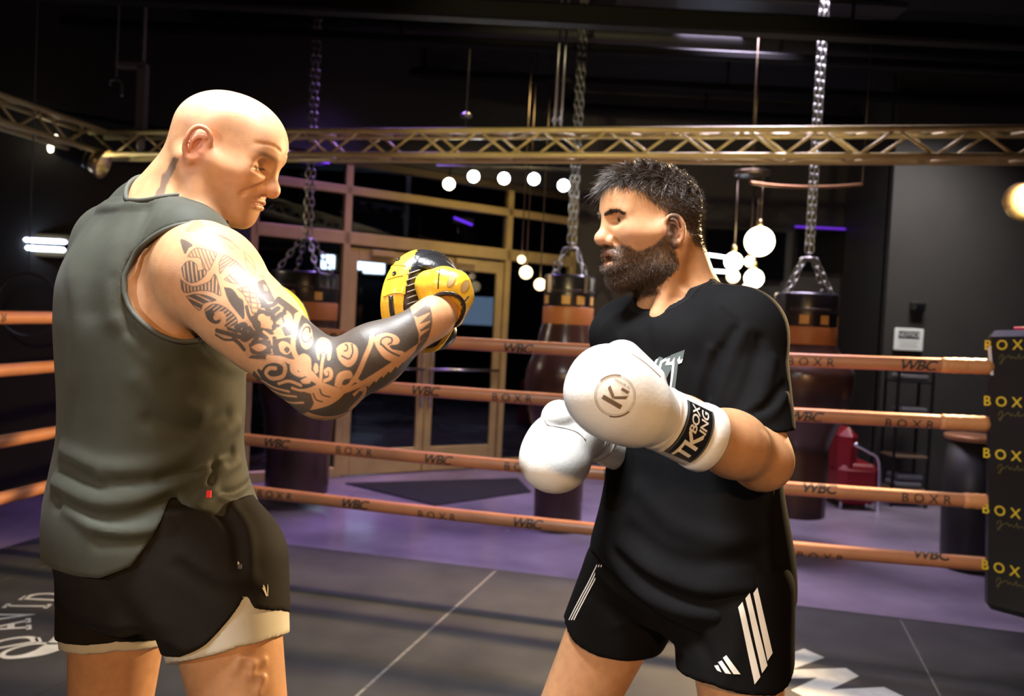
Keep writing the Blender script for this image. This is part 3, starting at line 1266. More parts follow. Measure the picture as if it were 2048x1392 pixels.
    fill(A4([(540, 1050), (560, 960), (610, 910), (690, 900), (725, 950), (690, 990), (640, 1050), (590, 1075)]), 0)
    fill(A4([(612, 1040), (640, 990), (700, 985), (690, 1020), (650, 1045)]), .97)
    fill(A4([(735, 965), (780, 985), (825, 1020), (800, 1038), (740, 1010)]), 0)
    fill(A4([(310, 1140), (350, 1090), (420, 1075), (510, 1075), (600, 1120), (575, 1190), (480, 1240), (400, 1265), (340, 1220)]), 0)
    stroke(A4([(395, 1085), (420, 1140), (500, 1165)]), .0010)
    stroke(A4([(330, 1130), (360, 1190), (420, 1210)]), .0010)
    fill(A4([(95, 850), (140, 840), (200, 900), (262, 930), (240, 962), (180, 962), (110, 920)]), 0)
    stroke(A4([(190, 900), (220, 885), (240, 910)]), .0022, .95)
    stroke(A2([(765, 985), (790, 955), (850, 940), (905, 970), (895, 1030), (830, 1045), (795, 1015), (815, 985), (850, 985)]), .0030, 0)
    fill(A4([(200, 1000), (260, 970), (310, 1000), (290, 1030), (230, 1030)]), 0)
    stroke(A4([(120, 1075), (210, 1098), (310, 1080), (392, 1038)]), .0020, 0)
    stroke(A2([(870, 1075), (930, 1060), (1000, 1085)]), .0022, 0)
    # dividing bands
    stroke(A4([(180, 340), (142, 520), (132, 680), (180, 790), (290, 905), (400, 1025)]), .0034, 0)
    stroke(A4([(-120, 770), (0, 780), (130, 830), (250, 925), (400, 1030), (600, 1100), (720, 1075), (860, 1005), (1080, 865), (1250, 745), (1400, 640), (1480, 540)]), .0034, 0)
    for x in np.linspace(760, 1330, 9):      # feathered lower edge
        y = 1120 - (x - 760) * .66
        fill(A4([(x - 40, y + 15), (x + 70, y - 75), (x + 55, y - 45), (x - 20, y + 40)]), 0, sm=False)
    stroke(A4([(700, 1290), (820, 1160), (850, 1080)]), .0018, 0)
    # wrist feathers
    for l in ([(1310, 350), (1460, 240), (1492, 320), (1370, 372)], [(1380, 440), (1490, 335), (1502, 400), (1410, 432)], [(1390, 500), (1502, 415), (1482, 480), (1400, 512)], [(1395, 560), (1495, 480), (1465, 560), (1385, 620)],
              [(1370, 640), (1460, 560), (1420, 640), (1330, 740)]):
        fill(A4(l), .92, sm=False)
    stroke(A4([(1480, 260), (1500, 340), (1502, 440), (1455, 590), (1330, 740), (1230, 830)]), .0014, .92)
    x0, x1 = px_uv(352, 500)[0], px_uv(872, 640)[0]
    return np.clip(ink, 0, 1) * sstep(.105, .095, d) * sstep(x0, x0 + .004, u) * sstep(x1 + .004, x1, u)


def coach_color(V, with_tattoo=None):
    q = cT.inv(V)
    C = np.tile(np.array([.575, .310, .160]), (len(V), 1))
    C *= (1 + .06 * noise3(V, 22, 3))[:, None]
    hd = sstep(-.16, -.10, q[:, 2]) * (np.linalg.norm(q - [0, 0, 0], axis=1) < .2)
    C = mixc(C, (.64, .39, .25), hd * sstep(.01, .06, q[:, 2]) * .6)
    ay = np.abs(q[:, 1])
    s = np.stack([q[:, 0], ay, q[:, 2]], axis=1)
    C = mixc(C, (.62, .22, .15), .75 * g(s, (-.012, .085, -.008), (.03, .022, .04)))
    C = mixc(C, (.62, .27, .19), .5 * g(s, (.115, 0, -.045), (.02, .02, .018)))
    C = mixc(C, (.58, .29, .19), .35 * g(s, (.07, .045, -.035), (.03, .03, .03)))
    C = mixc(C, (.50, .21, .16), .8 * g(s, (.098, .008, -.073), (.014, .02, .009)))
    C = mixc(C, (.10, .065, .05), .75 * g(s, (.092, .022, .0125), (.02, .020, .0042)) + .75 * g(s, (.082, .042, .013), (.02, .012, .0042)))
    lash = seg_d(s[:, 1], q[:, 2], [(.018, -.0105), (.026, -.0128), (.036, -.0135), (.046, -.0115)])
    C = mixc(C, (.05, .03, .025), .95 * sstep(.0022, .0008, lash) * (q[:, 0] > .05))
    C = mixc(C, (.36, .20, .13), .5 * g(s, (.085, .034, .001), (.014, .018, .006)))
    C = mixc(C, (.30, .20, .15), .5 * g(s, (.06, .03, -.09), (.06, .05, .04)) * sstep(-.04, -.07, q[:, 2]) * (q[:, 0] > .0))
    C = mixc(C, (.20, .19, .20), .25 * sstep(.0, .6, noise3(V, 60, 8)) * g(s, (-.06, .05, .02), (.05, .05, .04)))
    # tattoo on the neck
    nk = seg_d(q[:, 0], q[:, 2], [(-.045, -.045), (-.055, -.08), (-.035, -.14)])
    C = mixc(C, (.07, .075, .075), .75 * (q[:, 1] < -.02) * sstep(.011, .007, nk + .004 * noise3(V, 180, 5)) * (q[:, 2] < -.04))
    if with_tattoo is not None:
        ink = np.zeros(len(V))
        ink[with_tattoo] = tattoo(V[with_tattoo])
        C = mixc(C, (.036, .044, .046), ink * .92)
    return C


lo = np.array([at(100, 600, 1.45)[0] - .02, 1.0, -.02])
hi = np.array([at(1010, 600, 1.3)[0] + .02, 1.86, cT.o[2] + .15])
hb = (cT.o - .16, cT.o + .15)
xs = axis_steps(lo[0], hi[0], [(hb[0][0], hb[1][0])], .0048 * QF, .0022 * QF)
ys = axis_steps(lo[1], hi[1], [(1.27, 1.52)], .0048 * QF, .0025 * QF)
zs = axis_steps(lo[2], hi[2], [(cT.o[2] - .17, hi[2])], .0048 * QF, .0022 * QF, (lo[2], .78), .012 * QF)
V, F = surface(field(coach_ops, xs, ys, zs), xs, ys, zs)
uu, vv, dd = arm_uv(V)
onarm = (dd < .105) & (V[:, 0] > at(345, 500, 1.28)[0]) & (V[:, 1] < 1.42) & (V[:, 2] < cT.o[2] - .12) & (V[:, 2] > 1.2)
sel = onarm[F].all(1) & (V[F].mean(1)[:, 0] < at(905, 600, 1.235)[0])
if QF <= 1.0:
    V, F, sel = refine(V, F, sel, arm_ops, 2)
tv = np.zeros(len(V), bool)
tv[np.unique(F[sel])] = True
me = mesh_np('body', V, F)
set_color(me, 'Col', coach_color(V, np.nonzero(tv)[0]))
coach_body = link('body', me, skin_mat('skin_trainer'), CO)
tag(coach_body, 'tanned skin, shaved head, dark patterned tattoo sleeve')

# tank top
tank_px = [(440, 205, 400, 1.42, .64), (500, 150, 446, 1.42, .68), (560, 124, 462, 1.42, .72), (640, 119, 474, 1.42, .76), (720, 124, 482, 1.42, .78),
           (800, 128, 484, 1.42, .80), (880, 127, 480, 1.42, .82), (950, 116, 490, 1.42, .86), (1020, 105, 513, 1.42, .88), (1090, 106, 522, 1.42, .90),
           (1170, 112, 520, 1.42, .90)]
tank = [U(p_loft([station(*r, cw) for r in tank_px], 2.3), 0),
        U(p_rc(c_neck[1], at(378, 492, 1.32), .067, .064), .04), U(p_rc(c_neck[1], at(232, 480, 1.52), .068, .062), .04),
        U(p_rc(at(300, 430, 1.44), at(300, 520, 1.42), .058, .07), .05),
        U(p_sph(cS2, .072), .04),
        U(p_ell(at(345, 590, 1.305), (.058, .046, .09), rot_to((0, 0, 1), (.8, -.6, 0))), .04)]
tank += pxfolds([
    ([(262, 420), (240, 470), (232, 560), (236, 640)], .018, .0090), ([(300, 420), (270, 520), (258, 600), (262, 660)], .012, -.0090),
    ([(330, 425), (296, 480), (280, 560)], .010, .0075), ([(215, 430), (190, 520), (186, 620)], .022, -.0075),
    ([(240, 640), (275, 690), (320, 735)], .010, .0090), ([(235, 560), (250, 640), (290, 700)], .010, -.0090), ([(280, 760), (330, 800), (400, 825)], .016, .0060),
    ([(130, 900), (210, 935), (310, 930), (410, 890), (470, 850)], .013, .0120), ([(122, 930), (200, 965), (300, 965), (390, 940), (460, 905)], .011, -.0135),
    ([(112, 965), (190, 1002), (280, 995), (360, 960), (440, 930)], .012, .0120), ([(200, 955), (240, 975), (300, 965)], .010, .0090),
    ([(115, 1000), (190, 1035), (270, 1030), (340, 1000)], .011, -.0120), ([(130, 1010), (210, 1062), (300, 1062), (380, 1020), (418, 985)], .011, .0120),
    ([(200, 1080), (300, 1078), (380, 1040)], .012, -.0090), ([(418, 985), (440, 950), (475, 925)], .007, .0090), ([(420, 990), (470, 985), (505, 960)], .007, -.0090),
    ([(425, 985), (480, 1010), (510, 1005)], .007, .0090), ([(400, 700), (440, 730), (478, 735)], .012, .0075), ([(300, 840), (380, 860), (450, 830)], .014, -.0075),
    ([(430, 920), (420, 950), (418, 985)], .006, -.0075), ([(150, 520), (160, 640), (150, 760)], .02, .0060),
], tank)
tc = np.array([at(313, 1000, 1.42)[0], 1.42])
under = [o for o in coach_ops if o[0] == 'u' and (o[1] is c_torso or o[1] in coach_trunk)]
tank += [U(inflate(o[1], .002), .04) for o in under]
tank.append(('i', p_fn(hem_cut(tc, [(-180, 1105), (-150, 1128), (-120, 1140), (-90, 1142), (-76, 1115), (-68, 1062), (-60, 992), (-57, 985), (-54, 998), (-35, 1022), (-5, 1045),
                                    (40, 1070), (100, 1100), (150, 1100)], .14, 313), (-1.4, 1.0, .7), (-.2, 2.0, 2.0)), .004))
# armholes and neck opening
arm_ax = unit((.80, -.58, .10))
tank.append(('s', p_ell(at(432, 560, 1.22), (.22, .088, .098), rot_to(arm_ax, (0, 0, 1))[:, [2, 1, 0]] @ np.eye(3)), .006))
tank.append(('s', p_ell(at(150, 560, 1.66), (.09, .10, .11)), .006))
nk_ax = unit(c_neck[0] - c_neck[1])
tank.append(('s', p_ell(at(343, 388, 1.40), (.072, .088, .064), rot_to(nk_ax, (1, 0, 0))), .006))
V, F = solid(tank, .0036 * QF)
me = mesh_np('tank_top', V, F)
o = link('tank_top', me, mat('olive_jersey', (.050, .054, .041), rough=.66, noise=.10, nscale=14, bump=.10, bscale=700, sheen=.04, spec=.2), CO)
tag(o, 'olive grey sleeveless training top')
mb = MB()
c0 = at(418, 988, 1.288)
mb.box(c0, (.0035, .002, .0055))
mb.build('side_tag', mat('red_tag', (.75, .02, .02), rough=.6), o)

# binding along neck and armhole edges of the tank top
def rim(ops_body, cutter, n, seed_pts, r, name, parent, m):
    """bead that follows the line where a garment meets its opening"""
    P = np.array(seed_pts, float)
    body = ops_body
    for _ in range(40):
        d = eval_ops(body, P)
        gd = grad_ops(body, P)
        P = P - gd * (d / np.maximum((gd ** 2).sum(1), 1e-3))[:, None] * .5
        c = cutter.f(P[:, 0], P[:, 1], P[:, 2])
        gc = grad_ops([('u', cutter, 0)], P)
        P = P - gc * (c / np.maximum((gc ** 2).sum(1), 1e-3))[:, None] * .5
    return MB().tube(P, r, 8, closed=True).build(name, m, parent)


rimmat = mat('olive_binding', (.060, .064, .050), rough=.7, bump=.1, bscale=900)
cut_arm, cut_neck = tank[-3][1], tank[-1][1]
Ra = rot_to(arm_ax, (0, 0, 1))
ring = [at(400, 560, 1.28) + Ra[:, 0] * .12 * math.cos(t) + Ra[:, 1] * .10 * math.sin(t) for t in np.linspace(0, 2 * PI, 64, endpoint=False)]
rim(tank[:-3], cut_arm, 64, ring, .0042, 'armhole_binding', o, rimmat)
Rn = rot_to(nk_ax, (1, 0, 0))
ring = [at(345, 405, 1.41) + Rn[:, 0] * .08 * math.cos(t) + Rn[:, 1] * .08 * math.sin(t) for t in np.linspace(0, 2 * PI, 64, endpoint=False)]
rim(tank[:-3], cut_neck, 64, ring, .0042, 'neck_binding', o, rimmat)

# shorts with a pale inner layer
hipst = [station(*r, cw) for r in [(980, 128, 500, 1.42, .86), (1060, 116, 515, 1.42, .88), (1130, 122, 520, 1.42, .84), (1200, 132, 522, 1.42, .78)]]
leg1 = [at(445, 1130, 1.37), at(452, 1330, 1.335)]
leg2 = [at(240, 1140, 1.50), at(222, 1320, 1.51)]
shorts = [U(p_loft(hipst, 2.2), 0), U(p_rc(*leg1, .104, .098), .04), U(p_rc(*leg2, .100, .090), .04)]
shorts += pxfolds([([(430, 1000), (470, 1060), (480, 1130)], .012, -.010), ([(450, 1000), (492, 1060), (497, 1140)], .010, .008), ([(370, 1110), (440, 1150), (500, 1160)], .014, .006),
                       ([(360, 1130), (430, 1180), (500, 1185)], .014, -.006), ([(190, 1150), (250, 1230), (285, 1275)], .018, -.010), ([(330, 1150), (320, 1240)], .03, .004)], shorts)
l1c = np.array([leg1[1][0], leg1[1][1]])
l2c = np.array([leg2[1][0], leg2[1][1]])


def two_leg(tab1, tab2, ztop):
    f1, f2 = hem_cut(l1c, tab1, .10, 450), hem_cut(l2c, tab2, .09, 225)
    mid = (l1c + l2c) / 2
    ax = unit(l1c - l2c)

    def f(x, y, z):
        s = (x - mid[0]) * ax[0] + (y - mid[1]) * ax[1]
        return np.maximum(np.where(s > -.01, f1(x, y, z), f2(x, y, z)), z - ztop)
    return p_fn(f, (-1.4, 1.0, .5), (-.2, 2.0, 1.3))


zz = lambda py, Y=1.25: at(450, py, Y)[2]
shorts += [U(inflate(c_torso, .004), .02)] + [U(inflate(o, .005), .04) for o in coach_legs]
shorts.append(('i', two_leg([(-180, 1285), (-150, 1318), (-120, 1322), (-100, 1308), (-92, 1298), (-52, 1206), (-47, 1204), (-38, 1222), (0, 1216), (60, 1230), (120, 1270)],
                            [(-180, 1276), (-120, 1288), (-60, 1276), (0, 1268), (90, 1250)], zz(1000)), .004))
V, F = solid(shorts, .0042 * QF)
so = link('shorts', mesh_np('shorts', V, F), mat('charcoal_shorts', (.017, .015, .013), rough=.75, noise=.12, nscale=20, bump=.08, bscale=800, spec=.08), CO)
tag(so, 'charcoal training shorts with a side vent')
liner = [U(p_rc(at(445, 1150, 1.37), at(460, 1380, 1.33), .1035, .0865), 0), U(p_rc(at(240, 1160, 1.50), at(222, 1370, 1.51), .094, .079), .02)]
liner += [U(inflate(o, .003), .04) for o in coach_legs]
liner.append(('i', two_leg([(-180, 1336), (-140, 1334), (-100, 1328), (-60, 1302), (-20, 1274), (0, 1264), (90, 1270), (150, 1320)],
                           [(-180, 1296), (-120, 1308), (-60, 1296), (0, 1282), (90, 1270)], zz(1100)), .003))
V, F = solid(liner, .0042 * QF)
lo_ = link('inner_shorts', mesh_np('inner_shorts', V, F), mat('cream_liner', (.62, .60, .50), rough=.8, bump=.05, bscale=900), CO)
tag(lo_, 'cream inner shorts below the hem')
# small winged mark on the vent flap and the zip pull
wing = join_poly(stroke_poly(smooth_path([(-.010, .008), (-.006, .002), (-.001, -.009)], 5), [.002, .003, .004, .005, .005, .005, .004, .004, .004, .003, .002]),
                 stroke_poly(smooth_path([(-.013, .004), (-.008, -.002), (-.002, -.010)], 5), .003),
                 stroke_poly(smooth_path([(.009, .010), (.006, .0), (.002, -.010)], 5), [.001, .002, .003, .004, .004, .004, .004, .003, .003, .003, .002]))
decal('winged_mark', wing, at(543, 1180, 1.30), CR, CU, shorts, mat('cream_print', (.80, .76, .62), rough=.7), so, step=.004)
MB().box(at(480, 1133, 1.272), (.0025, .002, .0035)).build('zip_pull', mat('zip_metal', (.6, .6, .6), rough=.3, metal=1), so)


# ------------------------------------------------------------------ boxer
BO = empty('person', (.33, 1.52, 0), 'bearded boxer in a black t-shirt and striped shorts, white gloves raised', 'person')
bT = Frame(at(1301, 442, 1.55), (-math.cos(.32), -math.sin(.32), -.02), 1.0, 1.0, sx=.965, sh=.15)
bN = at(1380, 628, 1.59)
bS, bE, bW = at(1478, 668, 1.44), at(1522, 918, 1.33), at(1372, 840, 1.17)
bS2, bE2, bW2 = at(1255, 668, 1.69), at(1300, 930, 1.74), at(1190, 868, 1.53)
bH1, bH2 = at(1465, 1180, 1.48), at(1265, 1165, 1.63)
bK1, bK2 = at(1500, 1640, 1.40), at(1070, 1590, 1.60)
bA1, bA2 = np.array([bK1[0] + .16, bK1[1] + .12, .09]), np.array([bK2[0] - .02, bK2[1] + .10, .09])
bw = -0.87
boxer_ops = head_ops(bT, 'boxer')
torso_b = [station(*r, bw) for r in [(600, 1300, 1440, 1.57, .7), (650, 1235, 1480, 1.57, .60), (720, 1230, 1500, 1.57, .64), (800, 1238, 1500, 1.57, .68),
                                     (900, 1250, 1500, 1.57, .72), (1000, 1250, 1510, 1.57, .74), (1100, 1235, 1525, 1.57, .76), (1200, 1235, 1525, 1.57, .78)]]
boxer_ops += [
    U(p_rc(bT(-.03, 0, -.03), bN, .054, .064), .03),
    U(p_rc(bT(.005, 0, -.075), at(1350, 620, 1.56), .046, .052), .03),
    U(p_rc(bT(-.035, .056, -.035), at(1318, 628, 1.50), .013, .014), .025),
    U(p_rc(bT(-.055, 0, -.02), at(1402, 622, 1.60), .034, .040), .04),
    U(p_rc(bN, bS, .058, .06), .04), U(p_rc(bN, bS2, .058, .06), .04),
    U(p_loft(torso_b, 2.3), .04),
    U(p_sph(bS, .066), .03), U(p_rc(bS, bE, .058, .046), .03), U(p_sph(bE + [.004, 0, -.006], .042), .02),
    U(p_rc(bE, bE * .55 + bW * .45, .047, .047), .02), U(p_rc(bE * .6 + bW * .4, bW, .048, .032), .03),
    U(p_sph(bS2, .062), .03), U(p_rc(bS2, bE2, .056, .046), .03), U(p_rc(bE2, bW2, .048, .032), .03),
    U(p_rc(bH1, bK1, .094, .058), .04), U(p_rc(bH2, bK2, .094, .058), .04),
    U(p_rc(bK1, bA1, .056, .035), .03), U(p_rc(bK2, bA2, .056, .035), .03),
    U(p_ell((bK1 + bA1) / 2 + [.02, .03, .07], (.05, .05, .1)), .04), U(p_ell((bK2 + bA2) / 2 + [.02, .03, .07], (.05, .05, .1)), .04),
]
for A in (bA1, bA2):
    boxer_ops += [U(p_rc(A + [.04, .02, -.045], A + [-.15, -.06, -.06], .034, .022), .03), U(p_ell(A + [-.06, -.02, -.06], (.1, .045, .028)), .02)]
# fists inside the gloves: palm, curled fingers, thumb
for w0, tip in ((bW, at(1235, 780, 1.11)), (bW2, at(1125, 895, 1.45))):
    f = unit(tip - w0)
    pal = w0 + f * .05
    boxer_ops.append(U(p_rc(w0, pal, .03, .034), .02))
    side = unit(np.cross(f, [0, -1.0, .2]))
    nrm = np.cross(side, f)
    for i in range(4):
        b0 = pal + side * (.022 - .0147 * i) + f * .02
        b1 = b0 + f * .02 + nrm * .01
        b2 = b1 - nrm * .025
        boxer_ops += [U(p_rc(b0, b1, .009, .009), .006), U(p_rc(b1, b2, .009, .008), .004)]
    boxer_ops.append(U(p_rc(pal + side * .02, pal + side * .03 + f * .03, .011, .009), .008))


def beard_mask(q):
    x, ay, z = q[:, 0], np.abs(q[:, 1]), q[:, 2]
    top = np.interp(x, [-.02, .000, .009, .016, .034, .052, .064, .078, .088, .11], [.01, .010, .002, -.034, -.052, -.062, -.064, -.057, -.054, -.054])
    m = sstep(.004, -.004, z - top)
    back = np.interp(z, [-.13, -.085, -.05, -.02, .01], [.030, -.010, -.006, -.008, -.012])
    m *= sstep(-.004, .004, x - back)
    m *= sstep(-.147, -.137, z)
    lips = np.exp(-(((x - .095) / .035) ** 2 + (ay / .024) ** 2 + ((z + .079) / .0165) ** 2) ** 3)
    m *= 1 - .97 * lips
    soul = np.exp(-((ay / .008) ** 2 + ((z + .099) / .006) ** 2))
    # bare patches beside the lower lip, and between moustache and cheek
    m *= 1 - .5 * np.exp(-(((ay - .024) / .007) ** 2 + ((z + .092) / .007) ** 2))
    return np.clip(m, 0, 1) * (x > -.02)


def hair_mask(q):
    """(long top hair, clipped sides)"""
    x, ay, z = q[:, 0], np.abs(q[:, 1]), q[:, 2]
    line = np.interp(x, [-.12, -.085, -.06, -.035, -.02, .0, .03, .05, .072, .09, .12], [-.055, -.055, -.046, -.022, -.004, .003, .022, .036, .046, .054, .060])
    m = sstep(-.006, .010, z - line)
    line2 = np.interp(x, [-.12, -.08, -.03, .02, .05, .08], [.012, .020, .040, .052, .060, .060])
    top = sstep(.0, .010, z - line2)
    return np.clip(m, 0, 1), np.clip(top, 0, 1)


def boxer_color(V):
    q = bT.inv(V)
    C = np.tile(np.array([.565, .300, .150]), (len(V), 1))
    C *= (1 + .06 * noise3(V, 24, 4))[:, None]
    s = np.stack([q[:, 0], np.abs(q[:, 1]), q[:, 2]], axis=1)
    head = np.linalg.norm(q, axis=1) < .2
    C = mixc(C, (.56, .24, .17), .6 * g(s, (-.004, .085, -.024), (.026, .022, .036)) * head)
    C = mixc(C, (.60, .30, .22), .45 * g(s, (.115, 0, -.045), (.022, .02, .018)) * head)
    C = mixc(C, (.58, .29, .20), .35 * g(s, (.07, .045, -.035), (.03, .03, .03)) * head)
    C = mixc(C, (.48, .20, .17), .85 * g(s, (.1, .005, -.067), (.02, .018, .005)) * head + .85 * g(s, (.096, .005, -.0885), (.02, .016, .006)) * head)
    C = mixc(C, (.03, .012, .010), g(s, (.088, 0, -.077), (.017, .0145, .005)) * head * 1.3)
    br = seg_d(q[:, 0] * .0 + s[:, 1], q[:, 2], [(.010, .0045), (.025, .0090), (.038, .0090), (.049, .0030)])
    C = mixc(C, (.035, .022, .018), .9 * sstep(.0038, .0018, br) * (q[:, 0] > .05) * head)
    C = mixc(C, (.06, .035, .03), .6 * g(s, (.084, .034, -.0030), (.014, .0145, .0025)) * head)
    C = mixc(C, (.42, .25, .18), .4 * g(s, (.08, .03, -.014), (.02, .016, .005)) * head)
    m, top = hair_mask(q)
    C = mixc(C, (.045, .032, .025), m * (.88 + .10 * top) * head)
    C = mixc(C, (.055, .038, .028), .85 * beard_mask(q) * head)
    mole = np.linalg.norm(s - [.022, .063, -.022], axis=1)
    C = mixc(C, (.12, .05, .03), .9 * sstep(.0026, .0014, mole))
    return C


lo = np.array([at(1050, 1392, 1.6)[0] - .2, 1.0, -.02])
hi = np.array([at(1590, 900, 1.4)[0] + .16, 1.95, bT.o[2] + .15])
xs = axis_steps(lo[0], hi[0], [(bT.o[0] - .14, bT.o[0] + .13)], .005 * QF, .0022 * QF)
ys = axis_steps(lo[1], hi[1], [(1.45, 1.65)], .005 * QF, .0025 * QF)
zs = axis_steps(lo[2], hi[2], [(bT.o[2] - .17, hi[2])], .005 * QF, .0022 * QF, (lo[2], .78), .012 * QF)
V, F = surface(field(boxer_ops, xs, ys, zs), xs, ys, zs)
me = mesh_np('body', V, F)
set_color(me, 'Col', boxer_color(V))
boxer_body = link('body', me, skin_mat('skin_boxer'), BO)
tag(boxer_body, 'tanned skin of face, neck, forearm and thighs')
bV, bF = V, F
for s in (-1, 1):
    eyeball(bT(.0745, s * .031, -.0058), unit(bT.R @ [1, .12, -.05]), BO)


# ---- hair and beard as strands
def strands(name, P, D, Ln, r, m, parent, bend=None, seg=3, seed=1):
    """tapered three-sided strands from roots P along D"""
    n = len(P)
    rr = np.random.default_rng(seed)
    side = np.cross(D, rr.normal(size=(n, 3)))
    side /= np.linalg.norm(side, axis=1)[:, None] + 1e-9
    oth = np.cross(D, side)
    if bend is None:
        bend = side * .35
    V, F = [], []
    for k in range(seg + 1):
        t = k / seg
        c = P + D * (Ln * t)[:, None] + bend * (Ln * t * t)[:, None]
        w = r * (1 - .92 * t ** 1.5)
        for j in range(3):
            a = 2 * PI * j / 3
            V.append(c + (side * math.cos(a) + oth * math.sin(a)) * (w if np.ndim(w) == 0 else w[:, None]))
    V = np.stack(V, axis=1).reshape(-1, 3)
    base = (np.arange(n) * 3 * (seg + 1))[:, None]
    for k in range(seg):
        for j in range(3):
            a, b = 3 * k + j, 3 * k + (j + 1) % 3
            F.append(base + np.array([[a, b, b + 3, a + 3]]))
    F = np.vstack(F)
    o = link(name, mesh_np(name, V, F), m, parent)
    return o


q = bT.inv(bV.copy())
near_head = np.nonzero(np.linalg.norm(q, axis=1) < .21)[0]
qn = q[near_head]
Pn = bV[near_head]
Nn = grad_ops(boxer_ops, Pn)
Nn /= np.linalg.norm(Nn, axis=1)[:, None] + 1e-9
m, top = hair_mask(qn)
not_ear = ~((np.abs(qn[:, 0] + .002) < .023) & (np.abs(qn[:, 1]) > .068) & (np.abs(qn[:, 2] + .026) < .032))
fx, fl, fu = bT.R[:, 0], bT.R[:, 1], bT.R[:, 2]
rr = np.random.default_rng(5)


def pick(w, n):
    w = w * 1.0
    i = rr.choice(len(w), size=n, p=w / w.sum())
    return i


hairmat = mat('dark_brown_hair', (.050, .036, .027), rough=.36, spec=.8)
# long tousled top in clumps
i = pick(top * m * not_ear, 5200)
P = Pn[i] + rr.normal(size=(len(i), 3)) * .0008
cl = np.stack([np.sin(P @ (rr.normal(size=3) * 150) + rr.uniform(0, 6)) for _ in range(3)], axis=1)
D = Nn[i] * .62 + fx * (.42 + .25 * cl[:, :1]) + cl * .38 + rr.normal(size=(len(i), 3)) * .16 + fl * (.25 * cl[:, 1:2]) - fu * .05
D /= np.linalg.norm(D, axis=1)[:, None]
front = sstep(-.06, .08, qn[i, 0])
L = (.015 + .011 * front) * rr.uniform(.7, 1.25, len(i)) * (.45 + .55 * sstep(.03, .075, qn[i, 2]))
bend = (fx * .5 - fu * .62)[None, :] + cl * .5 - Nn[i] * .2
o = strands('hair', P, D, L, .0010, hairmat, BO, bend, 4, 2)
tag(o, 'short tousled dark brown hair', kind='stuff')
# clipped sides and back
i = pick(m * (1 - .8 * top) * not_ear, 5200)
P = Pn[i] + rr.normal(size=(len(i), 3)) * .0008
D = Nn[i] * .6 - fu * .55 - fx * .35 + rr.normal(size=(len(i), 3)) * .2
D /= np.linalg.norm(D, axis=1)[:, None]
low = sstep(-.05, .045, qn[i, 2] - np.interp(qn[i, 0], [-.1, .05], [.0, .02]))
o = strands('hair_sides', P, D, (.0035 + .0085 * low) * rr.uniform(.7, 1.2, len(i)), .00055, hairmat, BO, None, 2, 3)
tag(o, 'clipped fading hair at the side of the head', kind='stuff')
# beard
bmk = beard_mask(qn) * not_ear
i = pick(bmk * (1 + 2.0 * sstep(-.06, -.10, qn[:, 2])), 8500)
P = Pn[i] + rr.normal(size=(len(i), 3)) * .0008
D = Nn[i] * .62 - fu * .6 + fx * .12 + rr.normal(size=(len(i), 3)) * .25
D /= np.linalg.norm(D, axis=1)[:, None]
ln = np.where(qn[i, 2] < -.085, .0085, np.where(qn[i, 0] > .082, .0048, .0052)) * (.35 + .65 * sstep(.0, -.05, qn[i, 2])) * rr.uniform(.7, 1.25, len(i))
o = strands('beard', P, D, ln, .00052, mat('brown_beard', (.075, .044, .026), rough=.5), BO, None, 2, 4)
tag(o, 'full dark brown beard and moustache', kind='stuff')
# brows
bw_i = np.nonzero((seg_d(np.abs(qn[:, 1]), qn[:, 2], [(.010, .0045), (.025, .0090), (.038, .0090), (.049, .0030)]) < .0028) & (qn[:, 0] > .05))[0]
i = rr.choice(bw_i, size=420)
P = Pn[i] + rr.normal(size=(len(i), 3)) * .0006
D = Nn[i] * .35 + fl * np.sign(qn[i, 1])[:, None] * .8 + fu * .25 + rr.normal(size=(len(i), 3)) * .15
D /= np.linalg.norm(D, axis=1)[:, None]
o = strands('eyebrows', P, D, np.full(len(i), .006), .00042, hairmat, BO, None, 2, 6)
tag(o, kind='stuff')

# ---- t-shirt
b_hip = p_loft([station(*r, bw) for r in [(940, 1258, 1500, 1.57, .72), (1040, 1222, 1538, 1.57, .77), (1110, 1200, 1553, 1.57, .80), (1180, 1200, 1555, 1.57, .80), (1230, 1215, 1550, 1.57, .74)]], 2.2)
tee_px = [(600, 1296, 1448, 1.57, .72), (650, 1222, 1496, 1.57, .64), (720, 1211, 1516, 1.57, .68), (800, 1214, 1522, 1.57, .72), (880, 1224, 1530, 1.57, .75),
          (960, 1228, 1540, 1.57, .77), (1040, 1222, 1547, 1.57, .79), (1120, 1208, 1550, 1.57, .80), (1200, 1204, 1549, 1.57, .82), (1280, 1210, 1545, 1.57, .82)]


def clipped_rc(a, b, ra, rb, c, n):
    r_ = p_rc(a, b, ra, rb)
    n = unit(n)
    return p_fn(lambda x, y, z: np.maximum(r_.f(x, y, z), (x - c[0]) * n[0] + (y - c[1]) * n[1] + (z - c[2]) * n[2]), r_.lo, r_.hi)


